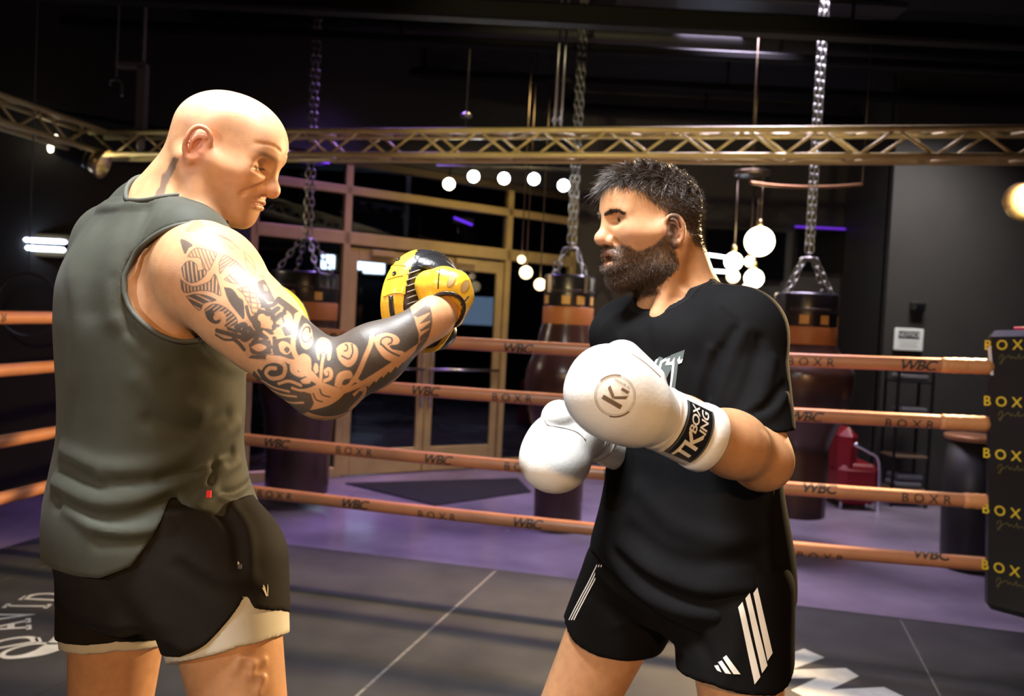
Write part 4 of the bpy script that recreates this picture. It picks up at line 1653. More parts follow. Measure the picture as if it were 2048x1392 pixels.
sl1 = [at(1474, 676, 1.45), at(1512, 930, 1.345)]
sl2 = [at(1258, 676, 1.69), at(1292, 930, 1.74)]
tee = [U(p_loft([station(*r, bw) for r in tee_px], 2.3), 0),
       U(p_rc(bN, at(1470, 662, 1.46), .060, .070), .04), U(p_rc(bN, at(1262, 672, 1.69), .060, .066), .04),
       U(clipped_rc(*sl1, .084, .070, at(1508, 872, 1.34), (.20, -.15, -1)), .025),
       U(clipped_rc(*sl2, .074, .068, at(1285, 880, 1.72), (0, 0, -1)), .03)]
b_torso = p_loft(torso_b, 2.3)
tee += [U(inflate(b_torso, .005), .04), U(inflate(p_rc(bN, bS, .058, .06), .005), .04), U(inflate(p_rc(bN, bS2, .058, .06), .005), .04), U(inflate(p_sph(bS, .066), .006), .03),
        U(inflate(b_hip, .0015), .045)]
tee += pxfolds([
    ([(1420, 700), (1395, 780), (1390, 870)], .010, .006), ([(1440, 700), (1412, 780), (1405, 850)], .009, -.007), ([(1490, 660), (1455, 740), (1430, 820)], .010, .007),
    ([(1470, 660), (1435, 720), (1418, 790)], .008, -.006), ([(1520, 680), (1490, 780), (1440, 850)], .011, -.006), ([(1545, 720), (1520, 800), (1460, 852)], .011, .007),
    ([(1570, 790), (1540, 830), (1470, 858)], .009, .006), ([(1570, 770), (1530, 815), (1450, 845)], .008, -.006), ([(1445, 610), (1500, 655), (1512, 690)], .005, .0025),
    ([(1240, 1090), (1300, 1140), (1400, 1180), (1500, 1180)], .016, .008), ([(1235, 1110), (1300, 1165), (1400, 1205), (1500, 1200)], .013, -.008),
    ([(1220, 1110), (1270, 1180), (1350, 1222), (1430, 1235)], .013, .007), ([(1260, 1060), (1330, 1110), (1420, 1130), (1520, 1110)], .016, -.006),
    ([(1280, 980), (1350, 1050), (1450, 1080), (1530, 1060)], .020, .006), ([(1540, 980), (1530, 1060), (1540, 1140)], .012, .005),
    ([(1290, 650), (1300, 720), (1280, 800)], .014, -.004), ([(1240, 680), (1260, 760), (1250, 860)], .012, .004)], tee)
hc = np.array([at(1380, 1180, 1.57)[0], 1.57])
zb = lambda py, Y: at(1380, py, Y)[2]
tee.append(('i', p_fn(hem_cut(hc, [(-180, 1120), (-150, 1165), (-120, 1225), (-95, 1255), (-70, 1258), (-45, 1215), (-15, 1165), (30, 1150), (90, 1150), (150, 1110)], .15, 1380),
                      (-.3, 1.0, .5), (1.2, 2.2, 2.0)), .005))
bn_ax = unit((-.28, -.10, 1))
cut_bn = p_ell(at(1340, 572, 1.55), (.074, .072, .068), rot_to(unit((-.42, -.22, 1)), (1, 0, 0)))
tee.append(('s', cut_bn, .005))
V, F = solid(tee, .0036 * QF)
to = link('t_shirt', mesh_np('t_shirt', V, F), mat('black_cotton', (.0065, .0065, .0072), rough=.85, noise=.12, nscale=18, bump=.08, bscale=900, spec=.06), BO)
tag(to, 'loose black cotton t-shirt with a small chest print')
# ribbed collar band round the neck opening
nl, nh = cut_bn.lo - .03, cut_bn.hi + .03
rib = [('u', ops_prim(tee[:-1], nl, nh, .0016), 0), ('i', inflate(cut_bn, .016), .002), ('s', cut_bn, .002)]
V, F = solid(rib, .003 * QF, nl, nh)
link('neck_rib', mesh_np('neck_rib', V, F), mat('black_rib', (.009, .009, .010), rough=.9, bump=.2, bscale=500, spec=.12), to)

# chest print: tall outlined letters
wht, dgr = mat('print_white', (.72, .74, .74), rough=.7), mat('print_grey_green', (.10, .13, .13), rough=.7)
tp = hit(tee, 1348, 748)
px = 1.0 / (FPX / tp[1])


def pxpoly(pts, c=(1348, 748)):
    return np.array([((x - c[0]) * px, -(y - c[1]) * px) for x, y in pts]), [list(range(len(pts)))]


for nm, m_, polys in (('print_fill', dgr, [[(1322, 726), (1330, 716), (1336, 718), (1330, 770), (1324, 745)], [(1333, 722), (1352, 712), (1354, 730), (1342, 760), (1345, 788), (1336, 775)],
                                           [(1350, 712), (1374, 701), (1370, 724), (1362, 730), (1356, 790), (1349, 788)]]),
                     ('print_outline', wht, [[(1318, 738), (1325, 722), (1329, 720), (1322, 740)], [(1327, 745), (1332, 725), (1342, 718), (1343, 723), (1335, 729), (1331, 748), (1338, 772), (1338, 782), (1332, 768)],
                                             [(1340, 733), (1344, 720), (1349, 718), (1347, 727), (1355, 723), (1352, 732)], [(1353, 722), (1357, 716), (1355, 745), (1350, 785), (1347, 786), (1351, 745)],
                                             [(1361, 722), (1366, 713), (1366, 722), (1371, 719), (1369, 727), (1363, 730)]])):
    decal(nm, join_poly(*[pxpoly(p) for p in polys]), at(1348, 748, tp[1] - .03), CR, CU, tee, m_, to, direction=(0, 1.0, 0), step=.006, lift=.0008 if m_ is dgr else .0013)

# ---- shorts
bl1 = [at(1462, 1175, 1.48), at(1470, 1400, 1.42)]
bl2 = [at(1275, 1160, 1.63), at(1195, 1330, 1.62)]
bsh = [U(b_hip, 0),
       U(p_rc(*bl1, .108, .102), .03), U(p_rc(*bl2, .112, .096), .03)]
bsh += pxfolds([([(1200, 1150), (1260, 1200), (1330, 1230)], .014, .005), ([(1180, 1190), (1250, 1240), (1310, 1260)], .014, -.005), ([(1390, 1270), (1420, 1320), (1425, 1380)], .014, -.005),
                    ([(1480, 1230), (1470, 1300), (1440, 1370)], .016, .004)], bsh)
bsh += [U(inflate(p_rc(bH1, bK1, .094, .058), .006), .02), U(inflate(p_rc(bH2, bK2, .094, .058), .006), .02), U(inflate(b_torso, .004), .02)]
m1, m2 = np.array(bl1[1]), np.array(bl2[1])
fb1 = hem_cut(m1[:2], [(-180, 1352), (-150, 1368), (-120, 1385), (-90, 1396), (-60, 1392), (-35, 1368), (-15, 1338), (0, 1325), (60, 1330), (130, 1330)], .10, 1470)
fb2 = hem_cut(m2[:2], [(-180, 1242), (-160, 1262), (-130, 1296), (-100, 1316), (-60, 1318), (-30, 1305), (0, 1288), (60, 1270), (130, 1230)], .10, 1200)
midb = (m1 + m2) / 2 + [.01, 0, 0]
axb = unit((m1 - m2)[:2])


def fb(x, y, z):
    s = (x - midb[0]) * axb[0] + (y - midb[1]) * axb[1]
    return np.maximum(np.where(s > 0, fb1(x, y, z), fb2(x, y, z)), z - zb(1090, 1.5))


bsh.append(('i', p_fn(fb, (-.4, 1.0, .5), (1.2, 2.2, 1.3)), .004))
V, F = solid(bsh, .0042 * QF)
bo = link('shorts', mesh_np('shorts', V, F), mat('black_shorts', (.006, .0058, .0058), rough=.7, noise=.1, nscale=20, bump=.06, bscale=800, spec=.06), BO)
tag(bo, 'black shorts with three white side stripes')
stripe = mat('stripe_cream', (.80, .77, .68), rough=.7)
sp = hit(bsh, 1520, 1290)
for k, (a, b) in enumerate((((1496, 1228), (1520, 1368)), ((1511, 1212), (1536, 1350)), ((1527, 1203), (1549, 1330)))):
    w = 6.0
    poly = [(a[0] - w + 2, a[1] + 8), (a[0] + w - 1, a[1] - 2), (b[0] + w, b[1] - 10), (b[0] - w, b[1] + 2)]
    pl = pxpoly(poly, (1520, 1290))
    decal('side_stripe', (np.array(pl[0]), pl[1]), at(1520, 1290, sp[1] - .03), CR, CU, bsh, stripe, bo, direction=(0, 1.0, 0), step=.006, lift=.0009)
for k, poly in enumerate(([(1446, 1347), (1452, 1343), (1456, 1353), (1450, 1353)], [(1452, 1338), (1458, 1333), (1472, 1353), (1462, 1353)], [(1460, 1328), (1466, 1322), (1489, 1353), (1476, 1353)])):
    decal('logo_bar', pxpoly(poly, (1520, 1290)), at(1520, 1290, sp[1] - .03), CR, CU, bsh, stripe, bo, direction=(0, 1.0, 0), step=.006, lift=.0009)
# stripes of the far hip seen edge on
for k, o_ in enumerate((-2, 4, 10)):
    Pp = [hit(bsh, x + 3 + o_ * .8, y) for x, y in ((1193, 1130), (1176, 1165), (1160, 1195), (1146, 1222), (1137, 1240))]
    Pp = onto(bsh, np.array(Pp), steps=6, lift=.0008)
    nn = grad_ops(bsh, Pp)
    nn /= np.linalg.norm(nn, axis=1)[:, None]
    tt = np.gradient(Pp, axis=0)
    tt /= np.linalg.norm(tt, axis=1)[:, None]
    sd = np.cross(tt, nn)
    Vs = np.vstack([Pp + sd * .0013, Pp - sd * .0013])
    n_ = len(Pp)
    link('side_stripe', mesh_np('side_stripe', Vs, np.array([[j, j + 1, n_ + j + 1, n_ + j] for j in range(n_ - 1)])), stripe, bo)


# ================================================================== gloves and mitts
def basis(x, zhint):
    x = unit(x)
    z = np.asarray(zhint, float)
    z = unit(z - x * (x @ z))
    return np.stack([x, np.cross(z, x), z], axis=1)


white_leather = mat('white_leather', (.84, .83, .78), rough=.38, noise=.03, nscale=30, bump=.05, bscale=160, coat=.15)
black_patch = mat('black_patch', (.012, .012, .014), rough=.35)
thread = mat('seam_grey', (.55, .54, .50), rough=.7)

# ---- near glove
gA, gB = at(1392, 868, 1.175), at(1238, 785, 1.105)
GR = basis(gB - gA, (0, -1, .12))            # x to the knuckles, z back of the hand
G1 = empty('boxing_glove', gB, 'white boxing glove with a black wrist label and round logo, held before the chest', 'boxing glove', 'white boxing gloves')
lc = lambda x, y, z, o=gB, R=GR: o + R @ np.array([x, y, z])
# y of this frame points down in the picture, so the thumb lies at -y
glove = [U(p_ell(lc(.004, .004, 0), (.062, .059, .056), GR), 0),
         U(p_ell(lc(.026, .000, -.004), (.050, .056, .052), GR), .02),
         U(p_ell(lc(.008, .022, -.004), (.056, .040, .050), GR), .02),
         U(p_ell(lc(-.022, .010, .0), (.056, .047, .050), GR), .03),
         U(p_rc(lc(-.05, .008, 0), lc(-.085, .004, 0), .045, .040), .03),
         U(p_rc(lc(-.046, -.034, -.012), lc(.002, -.043, -.022), .027, .031), .007)]
cr = [lc(.028, -.064, .012), lc(.018, -.058, .034), lc(.004, -.045, .050)]
V, F = solid(glove, .0028 * QF)
go = link('fist', mesh_np('fist', V, F), white_leather, G1)
# cuff with raised bands
cd = unit(gA - lc(-.07, .004, 0))
c0 = lc(-.072, .005, 0)
CRt = basis(cd, (0, -1, .1))
V_, F_ = [], []
cuff_prof = [(.0, .043, .037), (.006, .046, .040), (.012, .0475, .0415), (.015, .0455, .0395), (.02, .0465, .0405), (.075, .0485, .0425), (.08, .0475, .0415), (.084, .0505, .0445), (.094, .0515, .0455),
             (.106, .051, .045), (.110, .049, .043), (.110, .040, .034)]


def ering(cx, a, b, n=56):
    return [c0 + CRt @ np.array([cx, a * math.cos(t), b * math.sin(t)]) for t in np.linspace(0, 2 * PI, n, endpoint=False)]


mb = MB()
rows = [ering(*r) for r in cuff_prof]
n = 56
mb.add([p for r in rows for p in r], [[i * n + k, i * n + (k + 1) % n, (i + 1) * n + (k + 1) % n, (i + 1) * n + k] for i in range(len(rows) - 1) for k in range(n)], True)
co = mb.build('cuff', white_leather, G1)


def cuff_pt(s, t, lift):
    """s along the cuff, t metres around it from the line facing the camera; + is up in the picture"""
    a, b = .0485 + lift, .0425 + lift
    w = PI / 2 - t / .0455
    return c0 + CRt @ np.array([s, a * math.cos(w), b * math.sin(w)])


def cuff_decal(name, poly, s0, m, lift, parent, step=.004):
    if name == 'lettering':
        for pc_ in islands(poly):
            cuff_decal('letter', pc_, s0, m, lift, parent, step)
        return None
    V, F = dice(*poly, step)
    P = np.array([cuff_pt(s0 - y, x, lift) for x, y in V])     # text x runs around the cuff, text y back to the fist
    return link(name, mesh_np(name, P, F), m, parent)


lab = cuff_decal('label', (np.array([(-.046, -.027), (.040, -.027), (.040, .027), (-.046, .027)]), [[0, 1, 2, 3]]), .048, black_patch, .0006, co)
cuff_decal('lettering', (lambda t: (t[0] + [-.023, -.001], t[1]))(text_poly('TK', .040, .022, .12, .86)), .048, mat('cream_lettering', (.85, .83, .74), rough=.6), .0012, co)
cuff_decal('lettering', (lambda t: (t[0] + [.016, .009], t[1]))(text_poly('BOX', .0195, .018, .12, .9)), .048, MATS['cream_lettering'], .0012, co)
cuff_decal('lettering', (lambda t: (t[0] + [.017, -.009], t[1]))(text_poly('ING', .0195, .018, .12, .95)), .048, MATS['cream_lettering'], .0012, co)
for yy in (.0245, -.0245):
    cuff_decal('label_edge', (np.array([(-.046, yy - .0014), (.040, yy - .0014), (.040, yy + .0014), (-.046, yy + .0014)]), [[0, 1, 2, 3]]), .048, mat('label_border', (.10, .11, .12), rough=.5), .0011, co)
# round logo on the back of the hand; its upright runs along the arm
brown = mat('logo_brown', (.16, .11, .07), rough=.5)
lg = hit(glove, 1231, 792)
e1 = unit(CR * .50 + CU * .86)
e2 = unit(np.cross(_F * -1, e1))
logo = join_poly(ring_poly(.0262, .0268), ring_poly(.0243, .0247), ring_poly(.0268, .0282, 20, .25, 1.3), ring_poly(.0268, .0282, 20, 3.4, 4.4),
                 (np.array([(-.012, -.014), (-.006, -.014), (-.006, .014), (-.012, .014)]), [[0, 1, 2, 3]]),
                 (np.array([(-.005, .001), (-.001, .001), (.008, -.014), (.003, -.014)]), [[0, 1, 2, 3]]),
                 (np.array([(-.005, .002), (-.001, .001), (.009, .013), (.004, .014)]), [[0, 1, 2, 3]]),
                 (np.array([(.010, -.013), (.014, -.013), (.014, -.002), (.010, -.002)]), [[0, 1, 2, 3]]))
decal('round_logo', logo, lg + _F * -.02, e1, e2, glove, brown, go, direction=_F, step=.005, lift=.0007)
for sx_, txt in ((.0185, 'TK BOXING'),):
    tv_, tf_ = text_poly(txt, .0044, .01, 0, 1.05)
    decal('logo_lettering', (tv_ @ np.array([[0, 1], [-1, 0]]) * 1.0 + [sx_, 0], tf_), lg + _F * -.02, e1, e2, glove, brown, go, direction=_F, step=.005, lift=.0007)
# welt between thumb and fist
P = onto(glove, np.array([lc(x, y, .03) for x, y in ((.030, -.062), (.022, -.056), (.008, -.050), (-.012, -.046), (-.03, -.042))]), steps=10, lift=.0002)
MB().tube(smooth_path(P, 5), .0012, 6).build('thumb_seam', thread, G1)

# ---- far glove
fA, fB = at(1215, 884, 1.54), at(1117, 895, 1.455)
FR_ = basis(at(1100, 950, 1.43) - at(1150, 850, 1.48), (-.55, -.8, .1))
G2 = empty('boxing_glove', fB, 'white boxing glove held low and further off, thumb on top', 'boxing glove', 'white boxing gloves')
fc = lambda x, y, z, o=fB, R=FR_: o + R @ np.array([x, y, z])
glove2 = [U(p_ell(at(1113, 905, 1.455), (.064, .060, .071), rot_to(unit((.10, 0, 1)), (1, 0, 0))), 0),
          U(p_ell(at(1108, 925, 1.445), (.060, .056, .050)), .02),
          U(p_ell(at(1128, 872, 1.47), (.05, .05, .042)), .02),
          U(p_rc(at(1150, 868, 1.48), at(1180, 872, 1.51), .044, .038), .03),
          U(p_rc(at(1172, 852, 1.475), at(1118, 836, 1.445), .030, .033), .005)]
V, F = solid(glove2, .0034 * QF)
g2 = link('fist', mesh_np('fist', V, F), white_leather, G2)
mb = MB()
ax = unit(at(1236, 895, 1.57) - at(1176, 870, 1.51))
R2 = rot_to(ax, (0, 0, 1))
mb.lathe([(.036, 0), (.040, .004), (.041, .02), (.0395, .024), (.041, .03), (.042, .07), (.043, .075), (.043, .095), (.034, .095)], at(1176, 872, 1.512), 40, R2)
mb.build('cuff', white_leather, G2)
for d_ in (.006, .012, .030):
    MB().tube([at(1176, 872, 1.512) + R2 @ np.array([.0425 * math.cos(t), .0425 * math.sin(t), d_]) for t in np.linspace(0, 2 * PI, 40, endpoint=False)], .0012, 6, closed=True).build('cuff_seam', thread, G2)
P = onto(glove2, np.array([at(x, y, 1.42) for x, y in ((1082, 838), (1098, 850), (1120, 858), (1150, 866), (1170, 880))]), steps=10, lift=.0002)
MB().tube(smooth_path(P, 5), .0012, 6).build('thumb_seam', thread, G2)

# ---- focus mitts
yellow = mat('yellow_leather', (.86, .52, .035), rough=.33, noise=.06, nscale=25, bump=.10, bscale=70, coat=.2)
blackl = mat('black_leather', (.014, .014, .016), rough=.32, bump=.25, bscale=45, coat=.2)
tanl = mat('vent_tan', (.45, .30, .12), rough=.7)


def pad_solid(c, n, R=.085, t=.024, vert=(0, 0, 1)):
    """curved striking pad: rounded disc, dished on its face side; n is the face normal"""
    Rm = rot_to(n, vert)
    c = np.asarray(c)

    def f(x, y, z):
        dx, dy, dz = x - c[0], y - c[1], z - c[2]
        u, v, w = (Rm[0, i] * dx + Rm[1, i] * dy + Rm[2, i] * dz for i in range(3))
        rad = np.sqrt(u * u + v * v)
        w2 = w - .35 * rad * rad / R * .5 + .01
        q0, q1 = rad - R + .016, np.abs(w2) - t + .016
        return np.sqrt(np.maximum(q0, 0) ** 2 + np.maximum(q1, 0) ** 2) + np.minimum(np.maximum(q0, q1), 0) - .016
    e = R + .02
    return p_fn(f, c - e, c + e), Rm


def paint_mitt(name, ops, c, Rm, h, parent):
    """split the pad's skin into its yellow rim and its black back"""
    V, F = solid(ops, h)
    q = (V - c) @ Rm
    rad = np.hypot(q[:, 0], q[:, 1])
    ang = np.degrees(np.arctan2(q[:, 1], q[:, 0]))
    return V, F, q, rad, ang


m_c = at(850, 603, 1.325)
m_n = unit((-.80, .56, .08))
padp, mR = pad_solid(m_c, m_n)
FM = empty('focus_mitt', m_c, 'yellow and black leather focus mitt worn on the tattooed arm', 'focus mitt', 'yellow focus mitts')
pad_ops = [U(padp, 0)]
V, F, q, rad, ang = paint_mitt('pad', pad_ops, m_c, mR, .0026 * QF, FM)
back = (V[:, 0] > m_c[0] - .0245 + .011 * np.clip((V[:, 2] - m_c[2]) / .08, 0, 1)) & (q[:, 2] < .015)
fb_ = back[F].sum(1) >= 2
me = mesh_np('pad', V, F)
me.materials.append(yellow)
me.materials.append(blackl)
me.polygons.foreach_set('material_index', fb_.astype(np.int32))
po = link('pad', me, None, FM)
tag(po, 'yellow rim around a black padded back')
# rim details: two eyelets, stitch lines, zip
for px_, py_ in ((789, 547), (797, 519)):
    P = hit(pad_ops, px_, py_)
    nrm = grad_ops(pad_ops, P[None])[0]
    MB().lathe([(.0036, 0), (.0040, .0012), (.0028, .0016), (.0020, .0002)], P, 14, rot_to(nrm)).build('eyelet', mat('dark_metal', (.05, .045, .04), rough=.35, metal=1), po)


def surf_line(name, pts, ops, r, m, parent, n=5, lift=.0002):
    P = onto(ops, np.array([hit(ops, *p) for p in smooth_path(pts, n)]), steps=4, lift=lift)
    return MB().tube(P, r, 6).build(name, m, parent)


surf_line('zip', [(782, 592), (784, 620), (790, 650), (796, 668)], pad_ops, .0042, blackl, po)
surf_line('panel_seam', [(767, 594), (782, 588), (800, 586), (808, 590)], pad_ops, .0010, mat('yellow_seam', (.50, .27, .02), rough=.5), po)
surf_line('panel_seam', [(775, 559), (792, 554), (806, 551)], pad_ops, .0008, MATS['yellow_seam'], po)
surf_line('panel_seam', [(776, 532), (795, 530), (812, 533)], pad_ops, .0008, MATS['yellow_seam'], po)
# black top panel sweeping back over the hand
top_ops = [U(p_ell(at(862, 548, 1.305), (.048, .04, .030), rot_to(unit((.25, 0, 1)), (1, 0, 0))), 0),
           ('s', p_ell(at(868, 575, 1.27), (.075, .05, .026), rot_to(unit((.2, 0, 1)), (1, 0, 0))), .004)]
V, F = solid(top_ops, .003 * QF)
link('top_panel', mesh_np('top_panel', V, F), blackl, FM)
# finger hood
hood_c = at(893, 592, 1.26)
hood_full = [U(p_ell(at(893, 590, 1.27), (.036, .046, .042)), 0), U(p_rc(at(860, 571, 1.268), at(864, 592, 1.27), .025, .022), .012), U(p_rc(at(887, 567, 1.248), at(890, 585, 1.252), .027, .026), .010),
             U(p_rc(at(911, 572, 1.24), at(909, 592, 1.245), .025, .025), .008), U(p_rc(at(921, 594, 1.242), at(906, 634, 1.252), .021, .017), .010)]
hcut = p_ell(at(876, 626, 1.18), (.046, .080, .036), rot_to(unit((-.4, .1, 1)), (1, 0, 0)))
hood = hood_full + [('s', hcut, .004)]
V, F = solid(hood, .0026 * QF)
ho = link('hand_hood', mesh_np('hand_hood', V, F), yellow, FM)
tag(ho, 'yellow hood over the back of the hand with oval finger vents')
pip = [('u', ops_prim(hood_full, hood_c - .08, hood_c + .08, .0022), 0), ('i', inflate(hcut, .0042), .002), ('s', hcut, .001)]
V, F = solid(pip, .0022 * QF, hood_c - .075, hood_c + .075)
link('hood_piping', mesh_np('hood_piping', V, F), blackl, ho)
for (px_, py_, a_, l_) in ((903, 561, -1.15, .0105), (930, 573, -1.2, .0095)):
    P = hit(hood, px_, py_)
    ell = np.array([(l_ * math.cos(t), .0046 * math.sin(t)) for t in np.linspace(0, 2 * PI, 24, endpoint=False)])
    rot = np.array([[math.cos(a_), -math.sin(a_)], [math.sin(a_), math.cos(a_)]])
    for nm, k_, m_, lf in (('vent_rim', 1.35, MATS['yellow_seam'], .0004), ('finger_vent', 1.0, tanl, .0008)):
        decal(nm, ((ell * [1.0 + (k_ - 1) * .5, k_]) @ rot.T * [1, -1], [list(range(24))]), P + _F * -.01, CR, CU, hood, m_, ho, direction=_F, step=.004, lift=lf)
surf_line('panel_seam', [(879, 540), (877, 560), (876, 578)], hood, .0009, blackl, ho)
surf_line('panel_seam', [(922, 610), (930, 602), (937, 592)], hood, .0012, blackl, ho)
# edge strap under the wrist
strap = smooth_path([at(842, 702, 1.30), at(872, 697, 1.285), at(888, 680, 1.275), at(906, 650, 1.27), at(920, 630, 1.27)], 6)
MB().tube(strap, .0042, 8).build('wrist_strap', yellow, FM)
low = [U(p_ell(at(876, 668, 1.30), (.032, .022, .026), rot_to(unit((-.55, 0, 1)), (1, 0, 0))), 0)]
V, F = solid(low, .003 * QF)
link('palm_panel', mesh_np('palm_panel', V, F), blackl, FM)
# creases of the black back
for k, y in enumerate((548, 560, 572, 584, 596, 608)):
    P = onto(pad_ops, np.array([hit(pad_ops, x, y - .35 * (x - 815)) for x in (813, 822, 832, 842)]), steps=4, lift=.0002)
    MB().tube(smooth_path(P, 3), [.0003, .0008, .001, .001, .001, .001, .001, .0008, .0006, .0003], 5).build('stitch', mat('grey_thread', (.35, .35, .36), rough=.6), po)

# ---- mitt on the far hand
n_c = at(527, 652, 1.665)
n_n = unit((.48, -.82, .30))
pad2, nR = pad_solid(n_c, n_n, R=.092)
FM2 = empty('focus_mitt', n_c, 'yellow focus mitt showing its top edge behind the tattooed upper arm', 'focus mitt', 'yellow focus mitts')
V, F = solid([U(pad2, 0)], .0032 * QF)
q = (V - n_c) @ nR
link('pad', mesh_np('pad', V, F), yellow, FM2)
MB().tube([n_c + nR @ np.array([.0925 * math.cos(t), .0925 * math.sin(t), .012]) for t in np.linspace(0, 2 * PI, 72, endpoint=False)], .003, 8, closed=True).build('piping', blackl, FM2)
V, F = solid([U(p_ell(n_c + nR @ np.array([0, 0, -.03]), (.05, .045, .035), nR), 0)], .004 * QF)
link('hand_hood', mesh_np('hand_hood', V, F), yellow, FM2)


# ================================================================== boxing ring
RA = np.array([-2.37, 4.69])
RU = np.array([.9756, -.2197])           # along the far ropes, to the right
RN = np.array([-.2197, -.9756])          # toward the near side
RS = 4.643
EXT = .24                                # ropes run on behind the corner pad


def ring_pt(a, b, z=0.0):
    p = RA + RU * a + RN * b
    return np.array([p[0], p[1], z])


U3, N3 = np.array([*RU, 0]), np.array([*RN, 0])
RSX = RS + EXT
APR = .46
# ---- canvas: mat panels side by side on a low platform
canvas_m = mat('black_canvas', (.040, .040, .041), rough=.62, noise=.35, nscale=2.6, bump=.12, bscale=220, rnoise=.10, detail=8)
RF = empty('ring_floor', ring_pt(RSX / 2, RS / 2, -.12), 'black canvas floor of the boxing ring with white lettering', 'ring floor')
RF['kind'] = 'thing'
mb = MB()
Rr = np.stack([U3, N3, [0, 0, 1]], axis=1)
mb.bevbox(ring_pt(RSX / 2, RS / 2, -.067), (RSX / 2 + APR - .01, RS / 2 + APR - .01, .053), .01, Rr)
mb.build('platform', mat('platform_black', (.015, .015, .016), rough=.6), RF)
# seams run from the far edge to the near edge
sa = []
for p in ((870, 1250), (1828, 1316), (590, 1125)):
    q = onz(*p)
    sa.append(float((q[:2] - RA) @ RU))
cuts = sorted([-APR, sa[2], sa[0], sa[1], RSX + APR] + [-.0 if sa[2] > .9 else .55])
cuts = [c for i, c in enumerate(cuts) if i == 0 or c - cuts[i - 1] > .25]
skew = {}
d_ = onz(985, 1145) - onz(710, 1392)
sk = float((d_[:2] @ RU) / (d_[:2] @ RN))       # the tape line is not quite square to the ropes
b0, b1 = -APR, RS + APR
mid = float((onz(870, 1250)[:2] - RA) @ RN)
for i in range(len(cuts) - 1):
    l, r = cuts[i] + .003, cuts[i + 1] - .003
    sl = sk if i > 0 else 0
    sr = sk if i < len(cuts) - 2 else 0
    poly = [(l + sl * (b0 - mid), b0), (r + sr * (b0 - mid), b0), (r + sr * (b1 - mid), b1), (l + sl * (b1 - mid), b1)]
    MB().prism(poly[::-1], ring_pt(0, 0, -.014), U3, N3, (0, 0, 1), .014).build('mat_panel', canvas_m, RF)
# pale tape along the middle seam
tape = mat('worn_tape', (.16, .16, .155), rough=.6, noise=.4, nscale=30)
ci = cuts.index(min(cuts, key=lambda c: abs(c - sa[0])))
for c, w in ((cuts[ci], .007), (min(cuts, key=lambda c: abs(c - sa[1])), .004)):
    poly = [(c - w + sk * (b0 - mid), b0 + .03), (c + w + sk * (b0 - mid), b0 + .03), (c + w + sk * (b1 - mid), b1 - .03), (c - w + sk * (b1 - mid), b1 - .03)]
    MB().prism(poly[::-1], ring_pt(0, 0, .0002), U3, N3, (0, 0, 1), .0006).build('seam_tape', tape, RF)

# ---- printed lettering on the canvas
floor_white = mat('floor_print_white', (.56, .58, .56), rough=.6, noise=.12, nscale=14)


def floor_poly(name, pts, m=floor_white):
    P = np.array([onz(x, y, .0012) for x, y in pts])
    return link(name, mesh_np(name, P, [list(range(len(P)))], smooth=False), m, RF)


floor_poly('floor_letter', [(1571, 1311), (1608, 1297), (1649, 1315), (1583, 1339), (1692, 1336), (1718, 1352), (1661, 1379), (1768, 1374), (1830, 1404), (1760, 1440), (1700, 1452),
                            (1605, 1392), (1582, 1380), (1635, 1355), (1571, 1357), (1520, 1352), (1500, 1336)])
for ch, cx, cy, nx, ny, hpx in (('D', 24, 1284, 14, 1262, 80), ('A', 8, 1254, 8, 1232, 78), ('V', 24, 1232, 34, 1216, 78), ('I', 54, 1212, 72, 1199, 74), ('D', 92, 1193, 112, 1181, 80)):
    c = onz(cx, cy, .0012)
    r_ = unit(onz(nx, ny, .0012) - c)
    up = np.cross([0, 0, 1], r_)
    size = .26
    Vt, Ft = text_poly(ch, size, .008)
    Vt = (Vt - (Vt.min(0) + Vt.max(0)) / 2) * [.60, 1]
    serif = []
    hh, ww = Vt[:, 1].max(), Vt[:, 0].max()
    xs_ = {'D': [-ww + .02], 'A': [-ww + .01, ww - .01], 'V': [-ww + .01, ww - .01], 'I': [0]}[ch]
    for x in xs_:
        for yy in ((-hh, hh) if ch in 'DI' else ((-hh,) if ch == 'A' else (hh,))):
            serif.append((np.array([(x - .028, yy - .010), (x + .028, yy - .010), (x + .028, yy + .010), (x - .028, yy + .010)]), [[0, 1, 2, 3]]))
    flat_decal('floor_letter', join_poly((Vt, Ft), *serif), c, r_, up, floor_white, RF)
o32 = lambda x, y: (x / 3.221, 960 + y / 3.221)
path = [o32(*p) for p in ((520, 905), (465, 975), (400, 1040), (300, 1095), (200, 1125), (90, 1142), (25, 1138), (20, 1118), (60, 1095), (140, 1070), (240, 1053), (340, 1054), (420, 1052), (530, 1048))]
P2 = smooth_path(path, 6)
P3 = np.array([onz(x, y, .0014) for x, y in P2])
wid = np.interp(np.linspace(0, 1, len(P3)), [0, .12, .22, .35, .5, .6, .75, 1], [.03, .11, .09, .035, .020, .020, .018, .018])
Vr, Fr = stroke_poly(P3[:, :2], list(wid))
link('script_letter', mesh_np('script_letter', np.hstack([Vr, np.full((len(Vr), 1), .0016)]), Fr, smooth=False), floor_white, RF)

# ---- ropes
rope_m = mat('orange_rope_cover', (.44, .180, .082), rough=.42, noise=.10, nscale=9, bump=.10, bscale=60, coat=.1)
rope_dark = mat('rope_print', (.030, .022, .020), rough=.5)
HZ = [1.352, 1.089, .731, .443]
HN = ['top', 'second', 'third', 'bottom']
ROPE_R = .033


